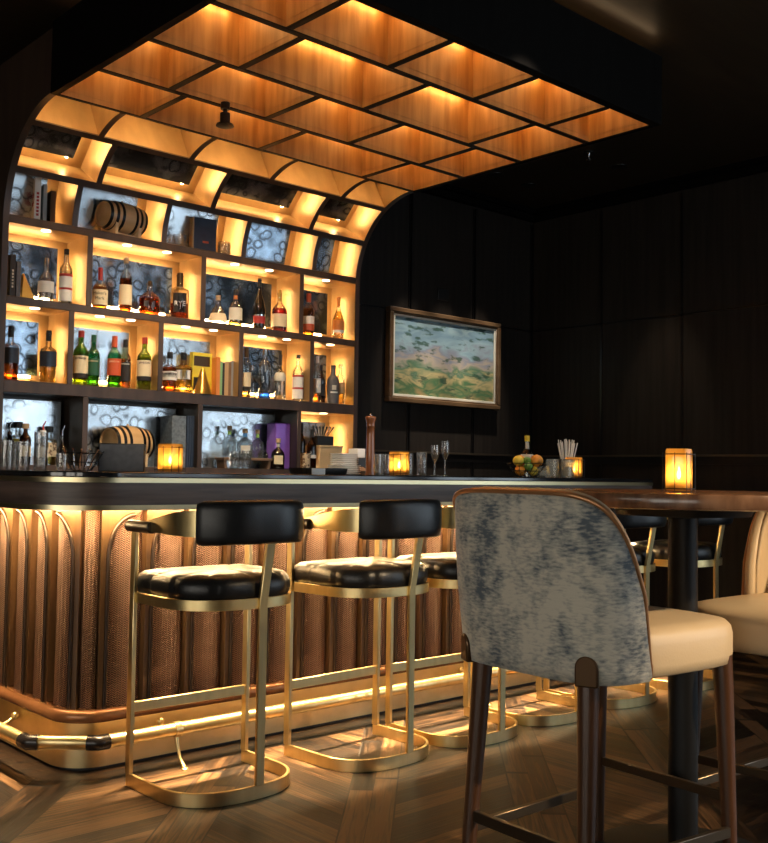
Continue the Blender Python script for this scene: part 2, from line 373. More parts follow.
    def build(s, name, mat, parent=None, world=False, bevel=0, smooth=35, seg=2, subsurf=0, loc=None):
        me = bpy.data.meshes.new(name)
        off = Vector((0, 0, 0))
        if parent is not None and world:
            off = Vector(parent.location)
            if parent.parent is not None: off = off + Vector(parent.parent.location)
        me.from_pydata([tuple(Vector(p) - off) for p in s.v], [], s.f)
        if s.uv:
            l = me.uv_layers.new(name='UVMap')
            for i, lp in enumerate(me.loops): l.data[i].uv = s.uv[lp.vertex_index]
        if s.tone:
            at = me.attributes.new('tone', 'FLOAT', 'FACE')
            for i, t in enumerate(s.tone): at.data[i].value = t
        bm = bmesh.new(); bm.from_mesh(me)
        if not s.uv: bmesh.ops.recalc_face_normals(bm, faces=bm.faces)
        bm.to_mesh(me); bm.free()
        me.materials.append(MATS[mat])
        if smooth:
            me.polygons.foreach_set('use_smooth', [True] * len(me.polygons))
            me.set_sharp_from_angle(angle=rad(smooth))
        o = bpy.data.objects.new(name, me); C.objects.link(o)
        if parent is not None: o.parent = parent
        if loc: o.location = loc
        if bevel:
            b = o.modifiers.new('bevel', 'BEVEL'); b.width = bevel; b.segments = seg; b.limit_method = 'ANGLE'; b.angle_limit = rad(40); b.harden_normals = False
        if subsurf:
            u = o.modifiers.new('sub', 'SUBSURF'); u.levels = subsurf; u.render_levels = subsurf
        return o
def tag(o, label, cat, group=None, kind=None):
    o['label'] = label; o['category'] = cat
    if group: o['group'] = group
    if kind: o['kind'] = kind
    return o
def thing(name, label, cat, loc=(0, 0, 0), rz=0, group=None):
    o = bpy.data.objects.new(name, None); o.empty_display_size = 0.05; C.objects.link(o)
    o.location = loc; o.rotation_euler = (0, 0, rz)
    return tag(o, label, cat, group)
def struct(m, name, mat, label=None, cat=None, **kw):
    o = m.build(name, mat, **kw); o['kind'] = 'structure'
    if label: o['label'] = label
    if cat: o['category'] = cat
    return o
def dup(root, loc, rz, label, group=None):
    r = root.copy(); C.objects.link(r); r.location = loc; r.rotation_euler = (0, 0, rz); r['label'] = label
    if group: r['group'] = group
    for ch in list(root.children):
        c = ch.copy(); C.objects.link(c); c.parent = r
        for g in list(ch.children):
            d = g.copy(); C.objects.link(d); d.parent = c
    return r
def arc(cx, cy, r, a0, a1, n):
    return [(cx + r * math.cos(rad(a0 + (a1 - a0) * i / n)), cy + r * math.sin(rad(a0 + (a1 - a0) * i / n))) for i in range(n + 1)]
def lettering(txt, size, mat, parent, loc, rz=0, wrap=None, name='lettering', sx=1.0):
    """raised lettering standing upright; wrap = radius of the cylinder it lies on"""
    cu = bpy.data.curves.new('lettering_curve', 'FONT'); cu.body = txt; cu.size = size; cu.align_x = 'CENTER'; cu.align_y = 'CENTER'; cu.resolution_u = 2
    cu.extrude = 0.0004
    o = bpy.data.objects.new('lettering_tmp', cu); C.objects.link(o)
    dg = bpy.context.evaluated_depsgraph_get(); me = bpy.data.meshes.new_from_object(o.evaluated_get(dg))
    bpy.data.objects.remove(o); bpy.data.curves.remove(cu)
    for v in me.vertices:
        x, y, z = v.co; x *= sx
        if wrap:
            t = x / wrap; v.co = (math.sin(t) * (wrap + z), wrap - math.cos(t) * (wrap + z), y)
        else: v.co = (x, -z, y)
    me.materials.clear(); me.materials.append(MATS[mat]); me.name = name
    ob = bpy.data.objects.new(name, me); C.objects.link(ob); ob.parent = parent; ob.location = loc; ob.rotation_euler = (0, 0, rz)
    return ob
# ================================================================== ROOM
AW, BW, ZC = 6.31, 5.20, 3.20           # right wall, back wall, ceiling
AL, BF, ZH = -2.6, -3.2, 4.8            # left wall, wall behind the viewer, high ceiling there
BS = 2.0                                # where the low ceiling ends

# floor: chevron parquet as planks on a dark base
fl = M(); fl.uv = []; fl.tone = []
e1 = Vector((1, 1)).normalized(); e2 = Vector((1, -1)).normalized()
def plank(poly):
    """poly in room plan, first edge runs along the plank"""
    cx = sum(p[0] for p in poly) / 4; cy = sum(p[1] for p in poly) / 4
    if not (-2.4 < cx < 6.2 and -1.2 < cy < 5.1): return
    d = Vector((poly[1][0] - poly[0][0], poly[1][1] - poly[0][1])).normalized(); n = Vector((-d.y, d.x))
    ou, ov = random.random() * 9, random.random() * 9
    o = len(fl.v)
    for p in poly:
        q = (max(AL, min(AW, cx + (p[0] - cx) * 0.976)), max(BF, min(BW, cy + (p[1] - cy) * 0.976)))
        fl.v.append((q[0], q[1], 0.0)); w = Vector(q); fl.uv.append((w.dot(d) + ou, w.dot(n) + ov))
    fl.f.append((o, o + 1, o + 2, o + 3)); fl.tone.append(random.random())
PW, CW, SW = 0.098, 0.40, 0.16
per = SW + CW
W0 = -0.83 - 0.56 * 10
k = 0; w = W0
while w < 6.5:
    for hh in (0, 1):
        s = -3.0 + random.random(); wa = w + hh * SW / 2; wb = wa + SW / 2
        while s < 8.5:
            L = 0.6 + random.random() * 0.5
            P4 = [e1 * s + e2 * wa, e1 * (s + L) + e2 * wa, e1 * (s + L) + e2 * wb, e1 * s + e2 * wb]
            plank([(p.x, p.y) for p in P4]); s += L
    st = PW * math.sqrt(2); sg = 1 if k % 2 else -1
    i = -30
    while i * st < 9.5:
        s0 = i * st
        P4 = [e1 * s0 + e2 * (w + SW), e1 * (s0 + sg * CW) + e2 * (w + per), e1 * (s0 + sg * CW + st) + e2 * (w + per), e1 * (s0 + st) + e2 * (w + SW)]
        plank([(p.x, p.y) for p in P4]); i += 1
    w += per; k += 1
fo = struct(fl, 'floor', 'parquet', 'dark brown chevron parquet floor', smooth=0)
base = M().box(AL, AW, BF, BW, -0.12, -0.002)
struct(base, 'floor', 'ink', 'dark joints between the parquet planks', smooth=0)

struct(M().box(AL, AW + 0.1, BS, BW + 0.1, ZC, ZC + 0.1), 'ceiling', 'ceiling_paint', 'dark brushed ceiling above the bar', smooth=0)
struct(M().box(AL, AW + 0.1, BF - 0.1, BS, ZH, ZH + 0.1), 'ceiling', 'room_paint', 'high dark ceiling of the lounge', smooth=0)
struct(M().box(AL, AW, BS - 0.06, BS, ZC, ZH), 'trim_1', 'room_paint', 'drop where the lower ceiling begins', smooth=0)
struct(M().box(AL, AW + 0.1, BW, BW + 0.1, 0, ZC), 'wall_back', 'wall_panel', 'dark panelled wall behind the bar', smooth=0)

# right wall with two tall windows near the viewer's end
def wall_with_holes(fixed, t, axis, u0, u1, z0, z1, holes):
    m = M()
    us = sorted({u0, u1, *[h[0] for h in holes], *[h[1] for h in holes]}); zs = sorted({z0, z1, *[h[2] for h in holes], *[h[3] for h in holes]})
    for i in range(len(us) - 1):
        for j in range(len(zs) - 1):
            uc = (us[i] + us[i + 1]) / 2; zc = (zs[j] + zs[j + 1]) / 2
            if any(h[0] < uc < h[1] and h[2] < zc < h[3] for h in holes): continue
            if axis == 'a': m.box(us[i], us[i + 1], min(fixed, fixed + t), max(fixed, fixed + t), zs[j], zs[j + 1])
            else: m.box(min(fixed, fixed + t), max(fixed, fixed + t), us[i], us[i + 1], zs[j], zs[j + 1])
    return m
WR = [(-2.9, -1.75, 0.4, 3.3), (-1.45, -0.3, 0.4, 3.3), (0.1, 1.4, 0.4, 1.9)]  # low third opening added to brighten the lower mirrors only
WF = [(3.6, 4.75, 0.4, 3.3), (5.0, 6.1, 0.4, 3.3)]
WL = [(-2.9, -1.3, 0.4, 1.9), (-0.9, 0.7, 0.4, 1.9), (1.1, 2.7, 0.4, 1.9)]  # unseen windows added as soft fill for the chair back and brass
struct(wall_with_holes(AW, 0.1, 'b', BF, BS - 0.0, 0, ZH, WR), 'wall_right', 'room_paint', smooth=0)
struct(M().box(AW, AW + 0.1, BS, BW, 0, ZC), 'wall_right', 'wall_panel', 'dark panelled wall on the right', smooth=0)
struct(wall_with_holes(BF, -0.1, 'a', AL, AW, 0, ZH, WF), 'wall_front', 'room_paint', smooth=0)
struct(wall_with_holes(AL, -0.1, 'b', BF, BW, 0, ZH, WL), 'wall_left', 'room_paint', smooth=0)
def window(nm, fixed, axis, h, sky, inward):
    fr = M(); u0, u1, z0, z1 = h; d0, d1 = sorted((fixed, fixed - inward * 0.08))
    bars = [(u0, u0 + 0.05, z0, z1), (u1 - 0.05, u1, z0, z1), (u0, u1, z0, z0 + 0.05), (u0, u1, z1 - 0.05, z1), ((u0 + u1) / 2 - 0.02, (u0 + u1) / 2 + 0.02, z0, z1)]
    nz = int((z1 - z0) / 1.0)
    for q in range(1, nz): zz = z0 + (z1 - z0) * q / nz; bars.append((u0, u1, zz - 0.015, zz + 0.015))
    for b in bars:
        if axis == 'a': fr.box(b[0], b[1], d0, d1, b[2], b[3])
        else: fr.box(d0, d1, b[0], b[1], b[2], b[3])
    o = struct(fr, nm, 'black', 'dark framed unseen window with a glowing pane', smooth=0)
    pn = M(); p0, p1 = sorted((fixed - inward * 0.085, fixed - inward * 0.095))
    if axis == 'a': pn.box(u0, u1, p0, p1, z0, z1)
    else: pn.box(p0, p1, u0, u1, z0, z1)
    g = pn.build('window_pane', sky, o, smooth=0); g['kind'] = 'structure'
n = 1
for h in WR: window('window_%d' % n, AW, 'b', h, 'sky_pane', -1); n += 1
for h in WF: window('window_%d' % n, BF, 'a', h, 'sky_pane', 1); n += 1
for h in WL: window('window_%d' % n, AL, 'b', h, 'fill_pane_soft', 1); n += 1

# wall panelling: grooves, picture rail line, chair rail, cornice
g = M()
for a in (4.30, 4.949, 5.613, 6.285): g.box(a - 0.007, a + 0.007, BW - 0.006, BW, 0.1, 3.1); g.box(a + 0.012, a + 0.020, BW - 0.010, BW, 0.1, 3.1)
g.box(4.23, AW, BW - 0.006, BW, 2.238, 2.250)
struct(g, 'trim_2', 'wall_groove', 'seams between the back wall panels', smooth=0)
g = M()
for b in (4.539, 3.86, 3.18, 2.5): g.box(AW - 0.006, AW, b - 0.009, b + 0.009, 0.1, 3.1)
g.box(AW - 0.006, AW, BS, BW, 2.238, 2.250)
struct(g, 'trim_3', 'wall_groove', 'seams between the right wall panels', smooth=0)
g = M().box(4.23, AW - 0.02, BW - 0.02, BW, 1.248, 1.262); g.box(AW - 0.02, AW, BS, BW, 1.248, 1.262)
struct(g, 'trim_4', 'rail_metal', 'thin dark metal chair rail', smooth=0)
g = M().box(4.23, AW - 0.012, BW - 0.012, BW, 1.195, 1.248); g.box(AW - 0.012, AW, BS, BW, 1.195, 1.248)
struct(g, 'trim_5', 'wall_groove', 'dark band under the chair rail', smooth=0)
g = M().box(4.23, AW, BW - 0.05, BW, 3.12, ZC); g.box(AW - 0.05, AW, BS, BW - 0.05, 3.12, ZC); g.box(AW - 0.09, AW - 0.05, BS, BW - 0.05, 3.165, ZC); g.box(4.23, AW, BW - 0.09, BW - 0.05, 3.165, ZC)
struct(g, 'trim_6', 'black_panel', 'dark cornice', smooth=0)
g = M().box(4.5, AW, BW - 0.015, BW, 0, 0.12); g.box(AW - 0.015, AW, BS, BW - 0.015, 0, 0.12)
struct(g, 'baseboard_back', 'black_panel', smooth=0)

# ================================================================== BACK BAR
A0, A1 = 1.962, 4.197
SA = [A0, 2.30, 2.815, 3.337, 3.857, A1]          # dividers of one row ...
SB = [A0, 2.39, 3.074, 3.768, A1]                 # ... and of the next, staggered
FB, BB = 4.90, 5.14                               # front and back of the shelves
CB, CZ, RR = 4.40, 2.30, 0.50                     # the quarter circle where wall turns to ceiling
bb = thing('back_bar', 'tall backlit bar shelving of staggered cubbies with antique mirrors, curving into the ceiling', 'shelving', ((A0 + A1) / 2, 5.02, 0))
def bpart(m, name, mat, **kw): return m.build(name, mat, bb, world=True, **kw)
prof = [(FB, 0.0), (FB, CZ)] + arc(CB, CZ, RR, 0, 90, 18)[1:] + [(CB, 3.10), (BW - 0.005, 3.10), (BW - 0.005, 0.0)]
for x0, x1 in ((A0 - 0.032, A0), (A1, A1 + 0.032)):
    bpart(M().prism(prof, x0, x1, 0), 'end_panel', 'dark_board', smooth=30)
bpart(M().box(A0, A1, BB + 0.006, BW - 0.01, 0, 2.34), 'back_panel', 'cubby_dark', smooth=0)
TH = 0.032
for z0, z1 in ((2.302, 2.340), (1.902, 1.940), (1.470, 1.530), (1.078, 1.117)):
    bpart(M().box(A0, A1, FB, BB + 0.006, z0, z1), 'shelf_board', 'dark_board', bevel=0.002, seg=1)
for ang in (30, 60):
    c, s_ = math.cos(rad(ang)), math.sin(rad(ang))
    def q(r, t): return (CB + r * c - t * s_, CZ + r * s_ + t * c)
    bpart(M().prism([q(RR, -0.016), q(RR + 0.24, -0.016), q(RR + 0.24, 0.016), q(RR, 0.016)], A0, A1, 0), 'shelf_board', 'dark_board')
def divs(S, z0, z1):
    for a in S[1:-1]: bpart(M().box(a - 0.015, a + 0.015, FB, BB, z0, z1), 'divider', 'dark_board', bevel=0.002, seg=1)
divs(SB, 1.940, 2.302); divs(SA, 1.530, 1.902); divs(SB, 1.117, 1.470)
def curved_div(S, t0, t1, straight=False):
    fr = arc(CB, CZ, RR, t0, t1, 8); bk = arc(CB, CZ, RR + 0.24, t1, t0, 8)
    for a in S[1:-1]: bpart(M().prism(fr + bk, a - 0.015, a + 0.015, 0), 'divider', 'dark_board', smooth=30)
curved_div(SA, 4.6, 28.2); curved_div(SB, 31.8, 58.2); curved_div(SA, 61.8, 88)

def lining(a0, a1, fr, bk, mat):
    """inside faces of a cubby: fr / bk = front and back profile (b,z) from low to high"""
    m = M(); n = len(fr)
    for a in (a0, a1):
        m.add([(a, *p) for p in fr] + [(a, *p) for p in bk], [(i, i + 1, n + i + 1, n + i) for i in range(n - 1)])
    m.add([(a0, *bk[i]) for i in range(n)] + [(a1, *bk[i]) for i in range(n)], [(i, i + 1, n + i + 1, n + i) for i in range(n - 1)])
    m.add([(a0, *fr[0]), (a1, *fr[0]), (a1, *bk[0]), (a0, *bk[0])], [(0, 1, 2, 3)])
    m.add([(a0, *fr[-1]), (a1, *fr[-1]), (a1, *bk[-1]), (a0, *bk[-1])], [(0, 1, 2, 3)])
    o = bpart(m, 'cubby_lining', mat, smooth=25)
    return o
def strip_box(p, q, r=0.005, mat='led_shelf'):
    d = Vector(q) - Vector(p); m = M()
    lo = [min(p[i], q[i]) - r for i in range(3)]; hi = [max(p[i], q[i]) + r for i in range(3)]
    return m.box(lo[0], hi[0], lo[1], hi[1], lo[2], hi[2])
def cubbies(S, z0, z1, lit, dark=()):
    for i in range(len(S) - 1):
        a0 = S[i] + (0.0155 if i else 0.001); a1 = S[i + 1] - (0.0155 if i < len(S) - 2 else 0.001)
        on = i in lit
        zz0, zz1 = z0 + 0.001, z1 - 0.001
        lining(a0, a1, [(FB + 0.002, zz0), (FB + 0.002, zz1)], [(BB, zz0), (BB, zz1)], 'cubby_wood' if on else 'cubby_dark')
        gap = 0.075 if on else 0.03
        mz0 = zz0 + (0.045 if on else 0.0); mz1 = zz1 - (0.05 if on else 0.02)
        bpart(M().box(a0 + (0.03 if on else 0.01), a1 - gap, BB - 0.05, BB - 0.044, mz0, mz1), 'mirror', 'antique_mirror' if z0 < 1.2 or (z0 < 1.7 and i in (1, 2)) else 'dim_foxed_mirror', smooth=0)
        if on:
            yb = BB - 0.022
            m = strip_box((a0 + 0.05, yb, mz1 - 0.010), (a1 - gap - 0.03, yb, mz1 - 0.010), 0.004)
            t = strip_box((a0 + 0.05, yb, mz0 - 0.006), (a1 - gap - 0.03, yb, mz0 - 0.006), 0.004); m.add(t.v, t.f)
            t = strip_box((a1 - gap - 0.010, yb, mz0 + 0.02), (a1 - gap - 0.010, yb, mz1 - 0.02), 0.004); m.add(t.v, t.f)
            pk = M()
            for q in ((0.33, 0.70) if a1 - a0 > 0.42 else (0.5,)): pk.lathe([(0.024, zz1 - 0.0035), (0.024, zz1 - 0.0005)], 18, c=(a0 + (a1 - a0) * q, FB + 0.045, 0))
            bpart(pk, 'added_glow_disc', 'glow_disc', smooth=0)  # glowing discs added for ceiling hot spots and to brighten the bottle labels
            bpart(m, 'led_strip', 'led_shelf', smooth=0)
cubbies(SB, 1.940, 2.302, range(4)); cubbies(SA, 1.530, 1.902, range(5)); cubbies(SB, 1.117, 1.470, (3,))
def on(r, ang): return (CB + r * math.cos(rad(ang)), CZ + r * math.sin(rad(ang)))
def curved_cubbies(S, t0, t1, mode):
    for i in range(len(S) - 1):
        a0 = S[i] + (0.0155 if i else 0.001); a1 = S[i + 1] - (0.0155 if i < len(S) - 2 else 0.001)
        if mode == 'low':
            fr = [(FB + 0.001, 2.341)] + [on(RR + 0.002, t0 + (t1 - t0) * k / 6) for k in range(1, 7)]
            b0 = (BB, 2.341); b1 = on(RR + 0.24, t1); bk = [(b0[0] + (b1[0] - b0[0]) * k / 6, b0[1] + (b1[1] - b0[1]) * k / 6) for k in range(7)]
        else:
            fr = [on(RR + 0.002, t0 + (t1 - t0) * k / 6) for k in range(7)]
            b0, b1 = on(RR + 0.22, t0), on(RR + 0.22, t1); bk = [(b0[0] + (b1[0] - b0[0]) * k / 6, b0[1] + (b1[1] - b0[1]) * k / 6) for k in range(7)]
        lining(a0, a1, fr, bk, 'cubby_wood')
        d = Vector((bk[-1][0] - bk[0][0], bk[-1][1] - bk[0][1])); Ln = d.length; d.normalize(); nin = Vector((-d.y, d.x))
        if nin.dot(Vector((CB - bk[3][0], CZ - bk[3][1]))) < 0: nin = -nin
        def pt(u, v): return (bk[0][0] + d.x * u + nin.x * v, bk[0][1] + d.y * u + nin.y * v)
        if mode != 'top':
            u0, u1 = (0.04, Ln - 0.01) if mode == 'low' else (0.075, Ln - 0.012)
            bpart(M().prism([pt(u0, 0.05), pt(u1, 0.05), pt(u1, 0.056), pt(u0, 0.056)], a0 + 0.006, a1 - 0.085, 0), 'mirror', 'antique_mirror' if mode == 'low' and i < 3 else 'dim_foxed_mirror', smooth=0)
        m = M()
        us = {'low': (0.055,), 'mid': (0.092,), 'top': (Ln - 0.014,)}[mode]
        for u in us: m.prism([pt(u - 0.005, 0.008), pt(u + 0.005, 0.008), pt(u + 0.005, 0.018), pt(u - 0.005, 0.018)], a0 + 0.03, a1 - (0.04 if mode == 'top' else 0.11), 0)
        if mode != 'top': m.prism([pt(0.05, 0.008), pt(Ln - 0.05, 0.008), pt(Ln - 0.05, 0.018), pt(0.05, 0.018)], a1 - 0.105, a1 - 0.095, 0)
        bpart(m, 'led_strip', 'led_cove' if mode == 'top' else 'led_shelf', smooth=0)
curved_cubbies(SA, 0, 28.2, 'low'); curved_cubbies(SB, 31.8, 58.2, 'mid'); curved_cubbies(SA, 61.8, 87.9, 'top')

# ================================================================== COFFERED CANOPY
cn = thing('coffered_canopy', 'lit timber coffered canopy over the bar with black fascia', 'canopy', ((A0 + A1) / 2, 3.55, 2.79))
def cpart(m, name, mat, **kw): return m.build(name, mat, cn, world=True, **kw)
ZB, ZT = 2.794, 3.03
BR = [2.72, 3.115, 3.562, 3.985, 4.395]
cpart(M().box(A0 - 0.032, A1 + 0.032, 2.695, 2.745, ZB, 3.13), 'fascia', 'black_panel', bevel=0.003, seg=1)
for x0, x1 in ((A0 - 0.032, A0), (A1, A1 + 0.032)):
    cpart(M().box(x0, x1, 2.745, CB - 0.002, ZB, 3.13), 'side_fascia', 'black_panel', smooth=0)
cpart(M().box(A0, A1, 2.745, CB - 0.002, ZT + 0.012, 3.13), 'lid', 'black_panel', smooth=0)
cpart(M().box(A0 + 0.3, A1 - 0.3, 3.1, CB - 0.1, 3.13, ZC), 'ceiling_mount', 'black_panel', smooth=0)
TB = 0.032
for b in BR[1:]: cpart(M().box(A0, A1, b - TB / 2, b + TB / 2 - (0.012 if b > 4.3 else 0), ZB, ZT + 0.012), 'cross_beam', 'beam_dark', bevel=0.002, seg=1)
for r in range(4):
    S = [SA, SB][r % 2]
    S = [A0, 2.298, 2.824, 3.345, 3.858, A1] if r % 2 == 0 else [A0, 2.385, 3.075, 3.795, A1]
    b0 = BR[r] + (TB / 2 if r else 0.026); b1 = BR[r + 1] - TB / 2
    for a in S[1:-1]: cpart(M().box(a - TB / 2, a + TB / 2, b0, b1, ZB, ZT + 0.012), 'short_beam', 'beam_dark', bevel=0.002, seg=1)
    for i in range(len(S) - 1):
        a0 = S[i] + (TB / 2 + 0.0008 if i else 0.001); a1 = S[i + 1] - (TB / 2 + 0.0008 if i < len(S) - 2 else 0.001)
        c0, c1 = b0 + 0.0008, b1 - 0.0008
        m = M(); zb = ZB + 0.004
        P = [(a0, c0), (a1, c0), (a1, c1), (a0, c1)]
        m.add([(*p, zb) for p in P] + [(*p, ZT) for p in P], [(0, 1, 5, 4), (1, 2, 6, 5), (2, 3, 7, 6), (3, 0, 4, 7), (4, 5, 6, 7)])
        cpart(m, 'coffer_lining', 'coffer_wood', smooth=0)
        # thin bead round the lower edge of each coffer
        m = M(); w = 0.0016; z0, z1 = ZB + 0.028, ZB + 0.032
        m.box(a0, a1, c0, c0 + w, z0, z1); m.box(a0, a1, c1 - w, c1, z0, z1); m.box(a0, a0 + w, c0 + w, c1 - w, z0, z1); m.box(a1 - w, a1, c0 + w, c1 - w, z0, z1)
        cpart(m, 'coffer_bead', 'coffer_wood', smooth=0)
        m = M().box(a0 + 0.05, a1 - 0.05, c1 - 0.032, c1 - 0.023, ZT - 0.018, ZT - 0.010)
        m.box(a1 - 0.036, a1 - 0.028, c0 + 0.08, c1 - 0.08, ZT - 0.018, ZT - 0.010)
        cpart(m, 'led_strip', 'led_coffer', smooth=0)

m = M().box(3.0, A1 + 0.02, 2.72, 2.728, 3.1305, 3.137); m.box(A0 - 0.02, A0 - 0.012, 2.75, 4.3, 3.1305, 3.137)
cpart(m, 'added_glow_strip', 'ceiling_glow', smooth=0)  # strip added on top of the canopy to make the ceiling glow
# spotlight hanging under the canopy
t = thing('spotlight', 'small black spotlight hanging under the coffered canopy', 'spotlight', (2.555, 3.925, 2.79))
M().lathe([(0.022, -0.03), (0.022, 0.0)], 16).build('mount', 'fixture', t)
M().lathe([(0.010, -0.05), (0.010, -0.03)], 12).build('stem', 'fixture', t)
M().lathe([(0.020, -0.095), (0.024, -0.09), (0.024, -0.05), (0.014, -0.046)], 18).build('body', 'fixture', t)
M().lathe([(0.030, -0.112), (0.042, -0.108), (0.040, -0.10), (0.020, -0.094)], 20).build('lamp_rim', 'fixture', t)
t = thing('sprinkler', 'small metal sprinkler head on the dark ceiling beyond the canopy', 'sprinkler', (5.36, 3.96, ZC))
M().lathe([(0.035, -0.006), (0.038, 0)], 18).build('plate', 'fixture', t)
M().lathe([(0.004, -0.055), (0.016, -0.050), (0.016, -0.046), (0.006, -0.04), (0.006, -0.02), (0.012, -0.006)], 12).build('head', 'silver', t)
t = thing('wall_plate', 'small black blank plate on the dark wall above the painting', 'wall plate', (5.285, BW, 2.408))
M().box(-0.055, 0.055, -0.012, 0, -0.042, 0.042).build('plate', 'black', t, bevel=0.003)

# ================================================================== BAR COUNTER
bar = thing('bar_counter', 'long dark bar counter with lit arched rattan front and brass trim', 'bar counter', (3.3, 3.6, 0))
def kpart(m, name, mat, parent=None, **kw): return m.build(name, mat, parent or bar, world=True, **kw)
AE = 5.22
def outline(o=0.0, backb=3.93):
    f, l, e, r = 3.25 + o, 1.46 + o, AE - o, 0.28 - o
    p = [(l, 4.45)] + arc(l + r, f + r, r, 180, 270, 14) + arc(e - r, f + r, r, 270, 360, 14) + [(e, backb), (2.10, backb), (2.10, 4.45)]
    return p
kpart(M().prism(outline(0), 1.072, 1.092), 'countertop', 'counter_top', bevel=0.004, smooth=40)
kpart(M().prism(outline(0.006), 1.055, 1.072), 'top_brass_strip', 'brass_pale', smooth=40)
kpart(M().prism(outline(0.010), 0.976, 1.055), 'apron', 'apron_wood', smooth=40)
kpart(M().prism(outline(0.006), 0.958, 0.976), 'lower_brass_strip', 'brass_pale', smooth=40)
def base_outline(o):
    f, l, e = 3.505 + o, 1.68 + o, 5.10 - o; r = 0.15 - min(o, 0.1)
    return [(l, 4.45)] + arc(l + r, f + r, r, 180, 270, 10) + arc(e - r, f + r, r, 270, 360, 10) + [(e, 3.90), (2.05, 3.90), (2.05, 4.45)]
kpart(M().prism(base_outline(0), 0.012, 0.172), 'kick_plate', 'kick_brass', smooth=40)
kpart(M().prism(base_outline(0.012), 0.0, 0.012), 'kick_base', 'ink', smooth=40)
kpart(M().prism(base_outline(0.075), 0.172, 0.958), 'carcass', 'arch_wood', smooth=40)
mo = [p for p in base_outline(0.012)][:-3]
kpart(M().tube([(x, y, 0.193) for x, y in mo], 0.024, 12), 'copper_moulding', 'copper_wood', smooth=60)
kpart(M().prism(base_outline(0.02), 0.190, 0.214), 'moulding_ledge', 'copper_wood', smooth=40)
# floor board border in front of the kick plate
def skirt(o0, o1):
    a = [p for p in base_outline(o0)][:-3]; b = [p for p in base_outline(o1)][:-3]; return a + b[::-1]
m = M(); pa = base_outline(-0.115)[:-3]; pb = base_outline(0.01)[:-3]
m.uv = []; m.tone = []
for i in range(len(pa) - 1):
    o = len(m.v); q4 = [pa[i], pa[i + 1], pb[i + 1], pb[i]]
    m.v += [(*p, 0.0015) for p in q4]; m.f.append((o, o + 1, o + 2, o + 3)); m.tone.append(0.2)
    m.uv += [(p[0], p[1]) for p in q4]
o_ = struct(m, 'trim_7', 'parquet', 'border board of the parquet along the bar', smooth=0)

# front panels along the path: straight front, rounded corner, straight side
FP, SP_, CR = 3.545, 1.715, 0.14
LC = CR * PI / 2
def onpath(s, off=0.0):
    """s from the middle of the corner (+ towards the front run); off = outwards"""
    if s > LC / 2: return (SP_ + CR + (s - LC / 2), FP - off)
    if s < -LC / 2: return (SP_ - off, FP + CR + (-s - LC / 2))
    th = rad(225) + s / CR
    return (SP_ + CR + (CR + off) * math.cos(th), FP + CR + (CR + off) * math.sin(th))
ZL, ZU = 0.214, 0.957
def arch_module(s0, s1, curve=True, first=False):
    sg = 1 if s1 > s0 else -1; W = abs(s1 - s0); wr = 0.030
    zs = [ZL, 0.45, 0.66, 0.765] + [0.765 + 0.165 * math.sin(rad(x)) for x in range(9, 91, 9)]
    rx = min(0.105, W - wr - 0.012)
    def edge(z):
        if z <= 0.765 or not curve: return wr
        q = min(1, (z - 0.765) / 0.165); return wr + rx * (1 - math.sqrt(max(0, 1 - q * q)))
    fr = M(); cols = 5
    for fo, dx in ((0.0, 0),):
        base = len(fr.v)
        zz = zs + ([ZU] if curve else [])
        rows = []
        for z in zz:
            e = edge(min(z, 0.93)) if z < ZU - 1e-6 else W
            if z >= 0.93 - 1e-6 and z < ZU - 1e-6: e = wr + rx
            row = []
            for c in range(cols + 1):
                s = s0 + sg * e * c / cols
                row.append((len(fr.v), len(fr.v) + 1)); p = onpath(s, 0.0); q = onpath(s, -0.045)
                fr.v.append((*p, z)); fr.v.append((*q, z))
            rows.append(row)
        for r in range(len(rows) - 1):
            for c in range(cols): fr.f.append((rows[r][c][0], rows[r][c + 1][0], rows[r + 1][c + 1][0], rows[r + 1][c][0]))
            fr.f.append((rows[r][cols][0], rows[r][cols][1], rows[r + 1][cols][1], rows[r + 1][cols][0]))
            fr.f.append((rows[r][0][1], rows[r][0][0], rows[r + 1][0][0], rows[r + 1][0][1]))
    kpart(fr, 'arched_rib', 'arch_wood', smooth=40)
    bead = M()
    pts = []
    for z in zs:
        e = edge(min(z, 0.93)); p = onpath(s0 + sg * (e - 0.004), 0.003); pts.append((*p, z))
    bead.tube(pts, 0.0085, 8); kpart(bead, 'rib_bead', 'bronze_bead', smooth=60)
    rt = M(); rt.uv = []; nc = 10
    for z in (ZL, ZU):
        for c in range(nc + 1):
            t = c / nc; s = s0 + sg * (wr - 0.012 + (W - wr + 0.012) * t); p = onpath(s, -0.034 + 0.032 * math.sin(PI * t) ** 0.8)
            rt.v.append((*p, z)); rt.uv.append((s, z))
    for c in range(nc): rt.f.append((c, c + 1, nc + 2 + c, nc + 1 + c) if sg > 0 else (c + 1, c, nc + 1 + c, nc + 2 + c))
    kpart(rt, 'rattan_panel', 'rattan', smooth=60)
S0, MW = 0.066, 0.1848
nr = int((5.0 - (SP_ + CR)) / MW)
for k in range(nr): arch_module(S0 + k * MW, S0 + (k + 1) * MW)
S1 = 0.012
for k in range(5): arch_module(-S1 - k * MW, -S1 - (k + 1) * MW)
# plain corner panel between the two inner ribs
rt = M(); rt.uv = []; nc = 12
for z in (ZL, ZU):
    for c in range(nc + 1):
        t = c / nc; s = -S1 + (S0 + S1) * t; p = onpath(s, -0.03 + 0.03 * math.sin(PI * t) ** 0.8); rt.v.append((*p, z)); rt.uv.append((s, z))
for c in range(nc): rt.f.append((c, c + 1, nc + 2 + c, nc + 1 + c))
kpart(rt, 'rattan_panel', 'rattan', smooth=60)
